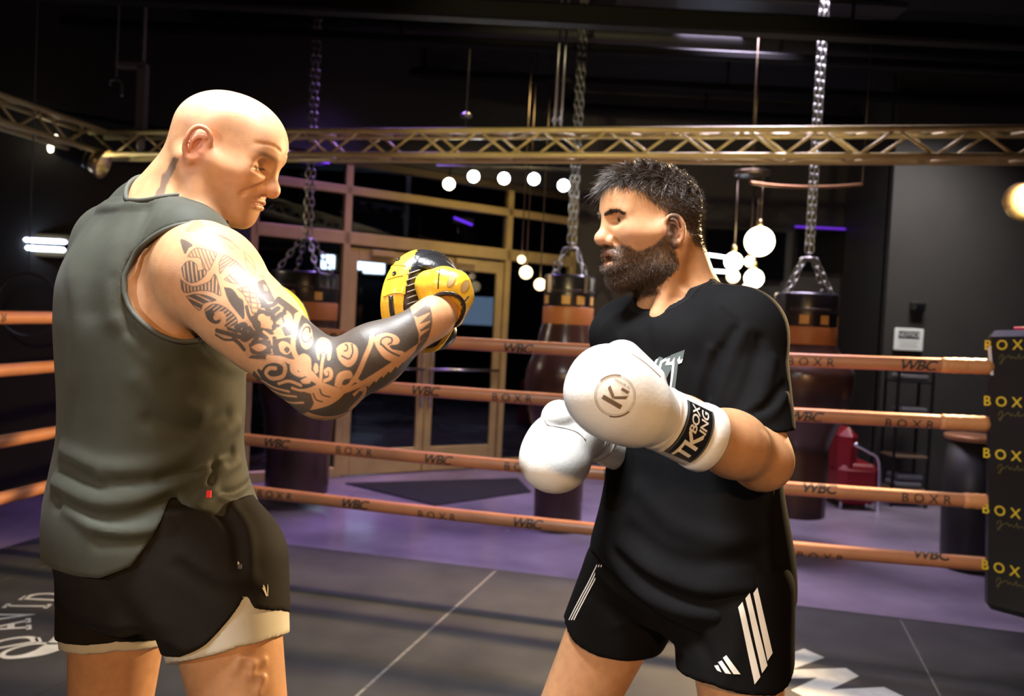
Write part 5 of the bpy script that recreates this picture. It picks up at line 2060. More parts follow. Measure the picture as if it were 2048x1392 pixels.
def make_rope(P0, P1, z, inward, sag, name, label, group, marks=(), flip=False, wraps=(), r=ROPE_R):
    P0, P1 = np.array([*P0, z]), np.array([*P1, z])
    L = np.linalg.norm(P1 - P0)
    tdir = (P1 - P0) / L
    inw = np.array([*inward, 0.0])

    def ctr(s):
        k = s / L
        return P0 + tdir * s + np.array([0, 0, -4 * sag * k * (1 - k)])
    root = empty(name, ctr(L / 2), label, 'rope', group)
    n = 60
    pts = [ctr(L * i / n) for i in range(n + 1)]
    rs = [r * (1 + .012 * math.sin(i * 2.3 + z * 9)) for i in range(n + 1)]
    MB().tube(pts, rs, 20).build('cover', rope_m, root)
    for txt, s, tw in marks:
        if txt == 'WBC':
            poly = text_poly('WBC', .070, .024, .28, .92)
        else:
            poly = text_poly('BOXR', .058, .008, 0, 1.65)
        V, F = poly
        V = V * ([-1, -1] if flip else [1, 1])

        def fn(x, s=s, tw=tw):
            o = inw * math.cos(tw) + np.array([0, 0, 1]) * math.sin(tw)
            u = -inw * math.sin(tw) + np.array([0, 0, 1]) * math.cos(tw)
            return ctr(s + x), tdir, o, u
        cyl_wrap('lettering', (V, F), fn, r * 1.012, rope_dark, root, stepy=.010, lift=.0010)
    for s in wraps:
        pts = [ctr(s + .02 * k) for k in range(7)]
        MB().tube(pts, [r * q for q in (1.02, 1.10, 1.05, 1.13, 1.06, 1.12, 1.03)], 18).build('tape_wrap', mat('rope_tape', (.62, .27, .10), rough=.5, bump=.3, bscale=70), root)
    return root, ctr, L


def s_at(px, z):
    """distance along the far ropes where a picture column meets them"""
    best = min(np.linspace(-.2, RSX + .2, 1200), key=lambda a: abs(proj(ring_pt(a, 0, z))[0] - px))
    return float(best)


back_marks = [
    [('WBC', 668, -.5), ('BOXR', 838, -.45), ('WBC', 1037, -.35), ('BOXR', 1230, -.3), ('WBC', 1420, -.2), ('BOXR', 1620, -.25), ('WBC', 1832, -.2)],
    [('WBC', 350, .1), ('WBC', 540, 0), ('BOXR', 695, 0), ('WBC', 853, -.05), ('BOXR', 1027, -.15), ('WBC', 1215, -.1), ('BOXR', 1410, -.2), ('WBC', 1607, -.25), ('BOXR', 1816, -.5)],
    [('BOXR', 400, 0), ('WBC', 556, 0), ('BOXR', 713, 0), ('WBC', 878, -.05), ('BOXR', 1052, 0), ('WBC', 1235, .1), ('BOXR', 1430, .1), ('WBC', 1636, .45), ('BOXR', 1850, 0)],
    [('WBC', 400, 0), ('BOXR', 555, 0), ('WBC', 712, .05), ('BOXR', 878, -.35), ('WBC', 1055, .0), ('BOXR', 1240, .1), ('WBC', 1440, .1), ('BOXR', 1640, -.85), ('WBC', 1857, .95)]]
for i, z in enumerate(HZ):
    marks = [(t, s_at(px, z), tw) for t, px, tw in back_marks[i]]
    wraps = {0: (s_at(1880, z), s_at(1925, z)), 1: (s_at(1880, z), s_at(1920, z)), 2: (s_at(1925, z),), 3: ()}[i]
    make_rope(RA, RA + RU * RSX, z, RN, .035, 'ring_rope', HN[i] + ' orange rope across the far side of the ring, printed WBC and BOXR', 'ring ropes of the far side', marks, wraps=wraps)
    lm = [('BOXR', .85 + .1 * i, .1), ('WBC', 1.3 + .1 * i, 0), ('BOXR', 1.75 + .1 * i, 0), ('WBC', 2.2 + .1 * i, 0)]
    if i == 0:
        lm = [('WBC', .34, 0)] + lm
    if i == 1:
        lm = [('BOXR', .20, 0)] + lm[1:]
    if i == 2:
        lm = [('BOXR', .30, 0)] + lm[1:]
    if i == 3:
        lm = [('BOXR', .36, .1)] + lm[1:]
    make_rope(RA, RA + RN * RS, z, RU, .03, 'ring_rope', HN[i] + ' orange rope at the trainer\'s back, running to the near left', 'ring ropes of the left side', lm, flip=True)
    e = RA + RU * RSX
    make_rope(e, e + RN * RS, z, -RU, .03, 'ring_rope', HN[i] + ' orange rope from the printed corner pad toward the viewer', 'ring ropes of the right side', [('WBC', 1.0, 0), ('BOXR', 1.5, 0)])
    make_rope(RA + RN * RS, e + RN * RS, z, -RN, .03, 'ring_rope', HN[i] + ' orange rope along the near side of the ring', 'ring ropes of the near side', [])

# ---- corner posts and pads
pad_m = mat('black_vinyl', (.012, .012, .013), rough=.40, bump=.06, bscale=30, coat=.1)
pad_y = mat('yellow_print', (.80, .58, .03), rough=.5)
pad_y2 = mat('dull_gold_print', (.16, .13, .03), rough=.6)


def corner(c, toward, label, plabel, printed, lean=0.0):
    t = np.array([*toward, 0.0])
    tan = np.array([-t[1], t[0], 0])
    if printed:
        tan = np.array([t[1] * -1, t[0], 0])
    post = MB().lathe([(.05, -.12), (.05, 1.50), (.045, 1.53), (.02, 1.54)], (c[0], c[1], 0), 24).build('corner_post', mat('post_steel', (.05, .05, .05), rough=.4, metal=.8))
    tag(post, label, 'post', 'ring corner posts')
    pc = np.array([c[0], c[1], .89]) + t * .17
    root = empty('corner_pad', pc - [0, 0, .63], plabel, 'corner pad', 'ring corner pads')
    R = np.stack([tan, -t, [0, 0, 1]], axis=1)
    if np.linalg.det(R) < 0:
        R[:, 0] *= -1
        tan = R[:, 0]
    if lean:
        sgn = 1 if proj(pc + R[:, 0])[0] > proj(pc)[0] else -1
        u_ = unit(np.array([0, 0, 1.0]) - R[:, 0] * sgn * lean)
        R = np.stack([np.cross(R[:, 1], u_), R[:, 1], u_], axis=1)
    MB().bevbox(pc, (.23, .065, .635), .03, R).build('cushion', pad_m, root)
    return root, pc, R


cp = ring_pt(RSX, 0)
rc_ = ring_pt(RSX / 2, RS / 2)
dirc = unit((rc_ - cp)[:2])
# pad at the right corner: its left edge where the far ropes end
root, pc, R = corner(cp + np.array([.105, -.045, 0]), dirc, 'dark steel corner post behind the printed pad', 'black corner pad printed with rows of yellow BOXR lettering', True, .052)
face = pc + np.array([*dirc, 0]) * .0655
tanx = R[:, 0] if proj(pc + R[:, 0])[0] > proj(pc)[0] else -R[:, 0]
for k, zt in enumerate((1.455, 1.20, .962, .71, .455)):
    c_ = face + R[:, 2] * (zt - pc[2]) - tanx * .118
    for pc_ in islands(text_poly('BOXR', .062, .010, 0, 1.62)):
        flat_decal('letter', pc_, c_, tanx, R[:, 2], pad_y, root, .001)
    sq = smooth_path([(-.10, -.01), (-.09, .015), (-.075, .012), (-.085, -.035), (-.095, -.03), (-.06, .0), (-.04, .012), (-.03, -.006), (-.02, .006), (0, -.006), (.015, .022), (.02, -.006), (.04, .006), (.055, -.006), (.075, .006), (.12, .0)], 5)
    flat_decal('script_lettering', stroke_poly(sq * .75, .0026), c_ - R[:, 2] * .055 + tanx * .03, tanx, R[:, 2], pad_y2, root, .001)
# white patch at the pad's upper corner
flat_decal('white_patch', (np.array([(-.20, -.10), (-.185, -.10), (-.198, .03), (-.214, .03)]), [[0, 1, 2, 3]]), face + R[:, 2] * (1.42 - pc[2]), tanx, R[:, 2], mat('patch_white', (.6, .6, .6), rough=.6), root, .0022)
corner(ring_pt(0, 0) - N3 * .03 - U3 * .03, unit((rc_ - ring_pt(0, 0))[:2]), 'dark steel corner post behind the trainer', 'black corner pad behind the trainer', False)
corner(ring_pt(0, RS) + N3 * .03 - U3 * .03, unit((rc_ - ring_pt(0, RS))[:2]), 'dark steel corner post at the near left of the ring', 'black corner pad at the near left of the ring', False)
corner(ring_pt(RSX, RS) + N3 * .03 + U3 * .03, unit((rc_ - ring_pt(RSX, RS))[:2]), 'dark steel corner post at the near right of the ring', 'black corner pad at the near right of the ring', False)
# things on top of the right corner
topz = pc[2] + .635
p0 = pc + tanx * .02 + [0, 0, .635 + .006]
mk = empty('marker_stick', p0, 'thin wooden stick with a pink tip lying on the corner pad', 'stick')
a_, b_ = pc - tanx * .165 + [0, 0, .643], pc + tanx * .19 + [0, 0, .643]
MB().tube([a_ + (b_ - a_) * .2, b_], .008, 10).build('shaft', mat('stick_wood', (.42, .24, .08), rough=.6), mk)
MB().tube([a_, a_ + (b_ - a_) * .2], .0085, 10).build('pink_tip', mat('pink_tip', (.85, .05, .16), rough=.5), mk)
cupc = pc + tanx * .10 + np.array([*dirc, 0]) * -.04 + [0, 0, .652]
prof = [(.052, 0), (.056, .004), (.058, .14), (.054, .145), (.050, .145)]
cup = empty('tape_cup', cupc, 'white ribbed tub standing on the printed corner pad', 'tub')
MB().lathe(prof, cupc, 32).build('tub', mat('tub_white', (.55, .54, .53), rough=.4), cup)
for k in range(14):
    a = 2 * PI * k / 14
    MB().tube([cupc + [.058 * math.cos(a), .058 * math.sin(a), .01], cupc + [.060 * math.cos(a), .060 * math.sin(a), .135]], .004, 6).build('rib', MATS['tub_white'], cup)

# ---- hung lighting truss
gold = mat('truss_aluminium', (.72, .62, .30), rough=.36, metal=.15, noise=.12, nscale=6)
TD = 1.36
TA = RA - RN * TD - RU * TD
TS = .17
TL = RS + 2 * TD
# height from the photo: the front top chord
Yq = [p for p in [(TA + RU * a) for a in np.linspace(0, TL, 400)]]
pt = min(Yq, key=lambda p: abs(proj([p[0], p[1], 2.8])[0] - 1300))
TZ = float(at(1300, 259.5, pt[1])[2])


def box_truss(start, d2, L, label, name='lighting_truss'):
    d3 = np.array([*d2, 0.0])
    s3 = np.array([-d2[1], d2[0], 0.0])
    if s3[1] < 0 and abs(d2[0]) > .5:
        s3 = -s3
    o = np.array([start[0], start[1], TZ])
    root = empty(name, o - [0, 0, TS], label, 'truss', 'ring lighting truss')
    for a, b in ((0, 0), (1, 0), (0, 1), (1, 1)):
        q = o + s3 * TS * a - np.array([0, 0, TS * b])
        MB().tube([q, q + d3 * L], .021, 14).build('chord', gold, root)
    step = .225
    n = int(L / step)
    base = origin_of(root)
    for fa, fb in ((((0, 0)), (0, 1)), ((1, 0), (1, 1)), ((0, 0), (1, 0)), ((0, 1), (1, 1))):
        a0 = s3 * TS * fa[0] - np.array([0, 0, TS * fa[1]])
        a1 = s3 * TS * fb[0] - np.array([0, 0, TS * fb[1]])
        off = .11 if fa == (1, 0) and fb == (1, 1) else 0.0
        meshes = [MB().tube([a0, a1 + d3 * step], .0095, 8).mesh('brace'), MB().tube([a1, a0 + d3 * step], .0095, 8).mesh('brace')]
        for m_ in meshes:
            m_.materials.append(gold)
        for k in range(n):
            ob = bpy.data.objects.new('brace', meshes[k % 2])
            COL.objects.link(ob)
            ob.parent = root
            ob.location = [float(c) for c in (o + d3 * (k * step + .02 + off) - base)]
    return root, o, d3, s3


truss_b, tb_o, tb_d, tb_s = box_truss(TA, RU, TL, 'golden box truss spanning behind both fighters above the far ropes')
truss_l, tl_o, tl_d, tl_s = box_truss(TA + RN * .045, RN, TL - .1, 'box truss running from the corner toward the upper left')
tr0 = TA + RU * TL
truss_r, tr_o, tr_d, tr_s = box_truss(tr0 + RN * .24, RN, TL - .5, 'box truss above the right side of the ring')
truss_n, tn_o, tn_d, tn_s = box_truss(TA + RN * TL, RU, TL, 'box truss above the near side of the ring')


def on_truss(px, z):
    return min([TA + RU * a for a in np.linspace(-.2, TL, 800)], key=lambda p: abs(proj([p[0], p[1], z])[0] - px))


# ---- par lamps hung from the truss
par_black = mat('par_black', (.045, .045, .047), rough=.35, metal=.3)
par_in = mat('par_reflector', (.75, .62, .36), rough=.25, metal=.8)


def par_can(pos, aim, label, power, color, cone=60, lens=40.0, L=.26, r=.085, blend=.6, ssize=.07, rear=0.0):
    pos = np.asarray(pos, float)
    ax = unit(np.asarray(aim) - pos)
    R = rot_to(ax, (0, 0, 1))
    root = empty('stage_lamp', pos, label, 'stage lamp', 'lamps on the ring truss')
    MB().lathe([(.05, -L * .55), (.075, -L * .5), (r, -L * .2), (r, L * .5), (r + .008, L * .5), (r + .008, L * .53), (r - .006, L * .53), (r - .01, L * .3)], pos, 32, R).build('can', par_black, root)
    MB().lathe([(r + .002, L * .36), (r + .002, L * .44)], pos, 32, R, cap=False).build('band', mat('par_band', (.3, .3, .3), rough=.3, metal=1), root)
    MB().lathe([(.001, L * .40), (r - .016, L * .42)], pos, 32, R).build('lens', mat('lens_%s' % label[:12], (1, .9, .7), emit=color, estr=lens), root)
    MB().lathe([(r - .012, L * .43), (r + .03, L * .86), (r + .032, L * .86), (r - .008, L * .43)], pos, 32, R, cap=False).build('hood', par_in, root)
    MB().lathe([(.03, -L * .56), (.072, -L * .68), (.074, -L * .68), (.034, -L * .55)], pos, 24, R, cap=False).build('rear_cap', par_in if not rear else mat('glowing_rear', (1, .9, .7), emit=(1.0, .88, .62), estr=rear), root)
    side = R[:, 1]
    up = np.array([0, 0, 1.0])
    yoke = [pos + side * (r + .012), pos + side * (r + .012) + up * .12, pos + side * .03 + up * .155, pos - side * .03 + up * .155, pos - side * (r + .012) + up * .12, pos - side * (r + .012)]
    MB().tube(yoke, .007, 6).build('yoke', par_black, root)
    MB().tube([pos + up * .155, pos + up * .26], .012, 8).build('clamp', par_black, root)
    if power:
        lamp('stage_lamp_light', 'SPOT', pos + ax * (L * .9), pos + ax * 3, power, color, spot_size=math.radians(cone), spot_blend=blend, shadow_soft_size=ssize)
    return root


pl = min([TA + RN * a for a in np.linspace(0, TL, 900)], key=lambda p: abs(proj([p[0], p[1], TZ - .35])[0] - 150))
pz = at(150, 306, pl[1])[2]
par_can([pl[0], pl[1], pz], np.array([pl[0], pl[1], pz]) + [1.0, .12, -.36], 'black stage lamp hung on the truss behind the trainer\'s head', 25, (1.0, .85, .6), lens=14.0, L=.26, r=.085, rear=5.0)
pr = on_truss(2088, 2.4)
prz = at(2088, 387, pr[1])[2]
par_can([pr[0], pr[1], prz], (-.9, 2.7, .7), 'glaring warm stage lamp above the printed corner pad', 1500, (1.0, .68, .34), lens=160.0, cone=64, blend=.45)
for q, t_, pw, cl, cn, lb in ((TA + RN * TL + RU * 2.0, (.20, 1.5, 1.50), 170, (.95, .97, 1.0), 30, 'cool stage lamp on the near truss, behind the trainer'),
                              (TA + RN * TL + RU * 5.6, (.1, 2.0, 1.0), 210, (1.0, .58, .26), 60, 'warm stage lamp on the near truss, behind the boxer'),
                              (TA + RN * TL + RU * 4.0, (.75, 5.9, 2.75), 520, (1.0, .82, .42), 27, 'yellow stage lamp on the near truss, aimed at the far truss')):
    par_can([q[0], q[1], TZ - .38], t_, lb, pw, cl, cone=cn)


# ================================================================== the gym around the ring
def S(o):
    o['kind'] = 'structure'
    return o


FZ = -.12
CZ = 4.15
floor_m = mat('polished_floor', (.23, .19, .25), rough=.22, noise=.35, nscale=1.3, rnoise=.10, bump=.02, bscale=14, detail=7)
S(MB().box((1.0, 6.0, FZ - .05), (9, 9, .05)).build('floor', floor_m))
S(MB().box((1.0, 6.0, CZ + .05), (9, 9, .05)).build('ceiling', mat('ceiling_black', (.012, .012, .014), rough=.7)))
beam_m = mat('beam_dark', (.006, .006, .0065), rough=.7, spec=.15)
for i, (py, Y, hgt, wd) in enumerate(((40, 5.0, .06, .06), (104, 6.4, .035, .04), (170, 8.0, .04, .05), (222, 8.9, .04, .05))):
    z = at(1300, py, Y)[2]
    b = MB().bevbox((1.0, Y, z), (8.9, wd, hgt), .015).build('trim_%d' % (i + 1), beam_m)
    S(b)
    if z + hgt < CZ:
        for x in (-4, -1, 2, 5):
            MB().tube([(x, Y, z + hgt), (x, Y, CZ)], .012, 8).build('hanger', beam_m, b)
# air duct
duct = MB().tube([(-2.75, 6.7, 3.86), (1.5, 6.7, 3.86), (5.5, 6.7, 3.86)], .10, 20).build('air_duct', mat('duct_dark', (.012, .012, .014), rough=.55))
tag(duct, 'dark round air duct high under the ceiling', 'duct')

# ---- glazed entrance front
frame_m = mat('bronze_frame', (.46, .34, .14), rough=.38, metal=.2, noise=.1, nscale=5)
frame_d = mat('bronze_frame_dark', (.10, .075, .04), rough=.4, metal=.5)
glass = bpy.data.materials.new('clear_glass')
glass.use_nodes = True
nt = glass.node_tree
nt.nodes.clear()
out = nt.nodes.new('ShaderNodeOutputMaterial')
mx = nt.nodes.new('ShaderNodeMixShader')
tr = nt.nodes.new('ShaderNodeBsdfTransparent')
tr.inputs[0].default_value = (.62, .66, .72, 1)
gl = nt.nodes.new('ShaderNodeBsdfGlossy')
gl.inputs['Roughness'].default_value = .03
lw = nt.nodes.new('ShaderNodeFresnel')
lw.inputs[0].default_value = 1.5
nt.links.new(lw.outputs[0], mx.inputs[0])
nt.links.new(tr.outputs[0], mx.inputs[1])
nt.links.new(gl.outputs[0], mx.inputs[2])
nt.links.new(mx.outputs[0], out.inputs[0])

GP = np.array([-1.82, 7.6])
GD = unit((1.6, 1.0))
GN = np.array([GD[1], -GD[0]])      # toward the ring


def g_s(px):
    """metres along the glazed front for a picture column at eye height"""
    return float(min(np.linspace(-7, 6, 2600), key=lambda s: abs(proj([*(GP + GD * s), 1.42])[0] - px)))


def gp(s, z, off=0.0):
    p = GP + GD * s + GN * off
    return np.array([p[0], p[1], z])


GR3 = np.stack([[*GD, 0], [-GN[0], -GN[1], 0], [0, 0, 1]], axis=1)
zh = at(690, 487, gp(g_s(690), 2.1)[1])[2]          # door head
zu = at(640, 372, gp(g_s(640), 2.6)[1])[2]          # upper rail
zt = zu + .26
xs_m = [g_s(500), g_s(684), g_s(1006), g_s(1136)]
wf = empty('window_1', gp(xs_m[0], FZ), kind='structure')
wf['label'] = 'bronze framed glazed front with a transom row'


def bar(name, s0, s1, z0, z1, parent, m=frame_m, d=.05, off=0.0):
    c = (gp(s0, 0, off) + gp(s1, 0, off)) / 2
    return MB().bevbox((c[0], c[1], (z0 + z1) / 2), (abs(s1 - s0) / 2, d, abs(z1 - z0) / 2), .006, GR3).build(name, m, parent)


for i, s in enumerate(xs_m):
    bar('mullion', s - .035, s + .035, FZ, zt, wf)
bar('transom', xs_m[0], xs_m[-1], zh - .01, zh + .11, wf)
bar('top_rail', xs_m[0], xs_m[-1], zu - .05, zu + .03, wf)
bar('head', xs_m[0], xs_m[-1], zt - .04, zt + .04, wf, frame_d)
for i in range(len(xs_m) - 1):
    a, b = xs_m[i] + .03, xs_m[i + 1] - .03
    c = (gp(a, 0) + gp(b, 0)) / 2
    for z0, z1 in ((zu, zt), (zh + .1, zu - .04)):
        MB().box((c[0], c[1], (z0 + z1) / 2), ((b - a) / 2, .004, (z1 - z0) / 2), GR3).build('pane', glass, wf)
    if i != 1:
        bar('sill', a, b, FZ, FZ + .10, wf)
        MB().box((c[0], c[1], (FZ + zh) / 2), ((b - a) / 2, .004, (zh - FZ) / 2), GR3).build('pane', glass, wf)
# wall above
c = (gp(xs_m[0] - 3.6, 0) + gp(xs_m[0] - .04, 0)) / 2
S(MB().box((c[0], c[1], (FZ + zt) / 2), (1.78, .06, (zt - FZ) / 2), GR3).build('wall_side', mat('wall_black', (.016, .016, .018), rough=.6)))
c = (gp(xs_m[0] - 3.6, 0) + gp(xs_m[-1], 0)) / 2
S(MB().box((c[0], c[1], (zt + CZ) / 2 + .02), ((xs_m[-1] - xs_m[0] + 3.6) / 2, .06, (CZ - zt) / 2 - .02), GR3).build('wall_front', mat('wall_black', (.016, .016, .018), rough=.6)))
# double doors
sL, sR = xs_m[1] + .04, xs_m[2] - .04
sM = (sL + sR) / 2
for i, (a, b) in enumerate(((sL, sM - .004), (sM + .004, sR))):
    d = S(empty('door_%d' % (i + 1), gp(a, FZ)))
    d['label'] = 'glass door leaf with bronze stiles, ' + ('hinged nearer the trainer' if i == 0 else 'hinged nearer the boxer')
    st = .085
    bar('stile', a, a + st, FZ + .01, zh - .03, d, d=.024)
    bar('stile', b - st, b, FZ + .01, zh - .03, d, d=.024)
    bar('top_rail', a + st, b - st, zh - .16, zh - .03, d, d=.024)
    bar('bottom_rail', a + st, b - st, FZ + .01, FZ + .26, d, d=.024)
    c = (gp(a + st, 0) + gp(b - st, 0)) / 2
    MB().box((c[0], c[1], (FZ + .26 + zh - .16) / 2), ((b - a) / 2 - st, .004, (zh - .16 - FZ - .26) / 2), GR3).build('pane', glass, d)
    MB().tube([gp(a + .03, .94, .07), gp(b - .03, .94, .07)], .014, 10).build('push_bar', mat('bar_steel', (.5, .48, .55), rough=.25, metal=1), d)
    for s_ in (a + .03, b - .03):
        MB().tube([gp(s_, .94, .07), gp(s_, .94, .0)], .012, 8).build('bar_bracket', MATS['bar_steel'], d)
    bar('closer', (a + b) / 2 - .22 + .05 * i, (a + b) / 2 + .02 + .05 * i, zh - .10, zh - .04, d, frame_m, .02, .05)
    hs = b - .045 if i == 0 else a + .045
    MB().tube([gp(hs, .55, .055), gp(hs, 1.35, .055)], .012, 10).build('pull_handle', MATS['bar_steel'], d)

# ---- what shows outside
shopm = mat('lit_shopfront', (.8, .85, 1), emit=(.72, .84, 1.0), estr=6.0)
for px, py, w, h, Y, lab in ((656, 524, 26, 28, 17.1, 'small lit window across the street seen past the hanging bag'), (716, 527, 18, 24, 17.1, 'narrow lit window across the street beside the mitt'),
                             (748, 534, 42, 26, 17.1, 'wide lit window across the street left of the mitt'), (92, 482, 80, 8, 6.28, 'thin lit strip lamp on the wall behind the trainer'),
                             (92, 498, 74, 9, 6.28, 'lower thin lit strip lamp on the wall behind the trainer')):
    c = at(px, py, Y)
    k = Y / FPX
    r_ = empty('lit_window', c, lab, 'window', 'lit windows outside') if Y > 10 else empty('strip_lamp', c, lab, 'strip lamp', 'strip lamps on the dark wall')
    MB().bevbox(c, (w / 2 * k, .05, h / 2 * k), .02).build('panel', shopm, r_)
    MB().bevbox(c + [0, .07, 0], (w / 2 * k + .06, .05, h / 2 * k + .06), .02).build('frame', frame_d, r_)
S(MB().box((-3, 17.35, 3), (16, .15, 3.2)).build('wall_opposite', mat('brick_night', (.02, .02, .024), rough=.9)))
sc_ = at(962, 622, 17.12)
scr = empty('street_poster', sc_, 'blurred bluish poster outside the right glass door', 'poster')
MB().bevbox(sc_, (.43, .03, .30), .01).build('board', mat('poster_blue', (.4, .5, .6), emit=(.30, .42, .55), estr=.55, noise=.6, nscale=9), scr)
MB().bevbox(sc_ + [0, .05, 0], (.46, .03, .33), .01).build('frame', frame_d, scr)
S(MB().box((-4, 16, FZ - .08), (16, 9, .05)).build('ground_outside', mat('asphalt', (.03, .03, .034), rough=.8, noise=.3, nscale=4)))
# ---- right-hand walls
wall_b = mat('wall_charcoal', (.036, .033, .033), rough=.55, noise=.08, nscale=3)
wall_g = mat('wall_grey', (.040, .037, .036), rough=.55, noise=.08, nscale=3)
we = gp(xs_m[-1], 0)
xr = at(1766, 700, 8.05)
S(MB().box(((we[0] + 8) / 2, we[1] + .15, (FZ + CZ) / 2), ((8 - we[0]) / 2, .06, (CZ - FZ) / 2)).build('wall_back', wall_b))
S(MB().box(((xr[0] + 9) / 2, 8.11, (FZ + CZ) / 2), ((9 - xr[0]) / 2, .06, (CZ - FZ) / 2)).build('wall_right', wall_g))
S(MB().box((xr[0] + .06, (8.05 + we[1]) / 2 + .08, (FZ + CZ) / 2), (.06, (we[1] - 8.05) / 2, (CZ - FZ) / 2)).build('wall_return', wall_b))
bb = S(MB().bevbox(((xr[0] + 9) / 2, 8.04, FZ + .06), ((9 - xr[0]) / 2, .012, .06), .004).build('baseboard_right', mat('baseboard_black', (.015, .015, .015), rough=.4)))
# wall screens
for i, (x0, x1, y0, y1, lab) in enumerate(((1404, 1572, 455, 545, 'black wall screen behind the boxer\'s head'), (1586, 1752, 455, 532, 'black wall screen with a violet glowing top edge, behind the chain'))):
    Yw = we[1] + .05
    p0, p1 = at(x0, y1 + 10, Yw), at(x1, y0 + 10, Yw)
    c = (p0 + p1) / 2
    r_ = empty('wall_screen', c, lab, 'screen', 'black wall screens')
    hw, hh = (p1[0] - p0[0]) / 2, (p1[2] - p0[2]) / 2
    MB().bevbox(c, (hw, .03, hh), .01).build('housing', mat('screen_black', (.006, .006, .007), rough=.25), r_)
    MB().box(c + [0, -.031, 0], (hw - .02, .002, hh - .02)).build('display', mat('display_black', (.004, .004, .005), rough=.12), r_)
    if i == 1:
        MB().bevbox(c + [-.08, -.01, hh + .02], (hw * .85, .012, .012), .004).build('light_strip', mat('violet_glow', (.2, .05, .6), emit=(.16, .03, .75), estr=.6), r_)
# glowing tube sign
tube_m = mat('white_tube', (1, 1, 1), emit=(.62, .78, 1.0), estr=14.0)
sg = empty('tube_sign', at(1432, 528, we[1] + .04), 'bluish white glowing tube sign beside the pendant globes', 'sign')
for pts in ([(1396, 520), (1396, 509), (1384, 506)], [(1402, 522), (1402, 508), (1440, 513), (1466, 518)], [(1408, 541), (1440, 543), (1468, 545)]):
    MB().tube([at(x, y, we[1] + .03) for x, y in pts], .022, 10).build('tube', tube_m, sg)
MB().bevbox(at(1432, 528, we[1] + .075), (.27, .02, .16), .008).build('backing', mat('screen_black'), sg)

# ---- hanging globe lamps
globe_m = mat('lit_globe', (1, .95, .85), emit=(1.0, .86, .60), estr=9.0)
globe_d = mat('dim_globe', (1, .9, .75), emit=(1.0, .74, .42), estr=3.0)
rod_m = mat('rod_bronze', (.16, .12, .08), rough=.3, metal=.8)
cap_c = at(1505, 350, 6.9)
CL = empty('globe_pendant', cap_c, 'cluster of glowing glass globes on thin rods under one ceiling plate', 'pendant lamp')
MB().lathe([(.15, 0), (.16, .012), (.15, .03), (.04, .045)], cap_c, 32).build('ceiling_plate', rod_m, CL)
MB().tube([cap_c + [0, 0, .04], [cap_c[0], cap_c[1], CZ]], .012, 8).build('stem', rod_m, CL)
for px, py, r, Y, m_ in ((1467, 523, 18, 6.9, globe_m), (1519, 483, 29, 6.8, globe_m), (1508, 557, 19, 6.95, globe_m), (1500, 523, 11, 7.05, globe_d), (1466, 553, 13, 7.0, globe_d), (1496, 577, 12, 7.02, globe_d)):
    c = at(px, py, Y)
    k = r * Y / FPX
    gl_ = MB().lathe([(1e-4, -k)] + [(k * math.sin(a), -k * math.cos(a)) for a in np.linspace(.15, 2.99, 16)] + [(1e-4, k)], c, 28).build('globe', m_, CL)
    MB().tube([c + [0, 0, k * .96], [c[0], c[1], cap_c[2] + .01]], .0065, 8).build('rod', rod_m, gl_)
    MB().lathe([(.02, k * .95), (.022, k + .04), (.012, k + .07)], c, 14).build('socket', mat('socket_brass', (.5, .38, .2), rough=.3, metal=1), gl_)
# three added globes standing in for reflections in the front glass
for i, (px, py, r, Y) in enumerate(((1043, 519, 8, 7.7), (1052, 545, 13, 7.9), (1080, 569, 12, 8.1))):
    c = at(px, py, Y)
    k = r * Y / FPX
    o_ = empty('globe_reflection', c, ('small dim globe added as a reflection above two others before the front glass', 'round globe added as a reflection before the front glass, left of the middle bag', 'lowest of the three globes added as reflections before the front glass')[i], 'pendant lamp', 'globe reflections by the front glass')
    MB().lathe([(1e-4, -k)] + [(k * math.sin(a), -k * math.cos(a)) for a in np.linspace(.15, 2.99, 12)] + [(1e-4, k)], c, 22).build('globe', globe_d, o_)
    MB().tube([c + [0, 0, k], [c[0], c[1], CZ]], .006, 6).build('rod', rod_m, o_)
# curved rail lamp
arc = smooth_path([at(x, y, 6.3) for x, y in ((1500, 365), (1550, 371), (1610, 374), (1670, 373), (1725, 369))], 8)
ra = empty('curved_rail', arc[len(arc) // 2], 'thin curved copper rail below the truss, behind the right-hand chain', 'rail')
MB().tube(arc, .014, 10).build('rail', mat('copper_rail', (.42, .22, .10), rough=.35, metal=.7), ra)
for q in (arc[0], arc[-1]):
    MB().tube([q, [q[0], q[1], CZ]], .004, 6).build('suspension_wire', rod_m, ra)

# ---- row of five track lamps
spot_e = mat('bulb_white', (1, 1, 1), emit=(.93, .96, 1.0), estr=90.0)
spot_w = mat('bulb_warm', (1, .95, .85), emit=(1.0, .84, .55), estr=80.0)
tr_y = 6.9
tA, tB = at(872, 334, tr_y), at(1150, 340, tr_y)
TR = empty('track_light', (tA + tB) / 2, 'row of five bright track spotlights glowing below the truss', 'track light')
MB().bevbox((tA + tB) / 2, (np.linalg.norm(tB - tA) / 2, .02, .014), .004, np.stack([unit(tB - tA), [0, 1, 0], np.cross(unit(tB - tA), [0, 1, 0])], axis=1)).build('track', par_black, TR)
for q in (tA + (tB - tA) * .2, tA + (tB - tA) * .85):
    MB().tube([q, [q[0], q[1], CZ]], .006, 8).build('suspension_rod', par_black, TR)
    MB().lathe([(.05, 0), (.055, .02), (.02, .05)], [q[0], q[1], at(925, 235, tr_y)[2]], 16).build('ceiling_cup', mat('cup_steel', (.3, .3, .32), rough=.3, metal=1), TR)
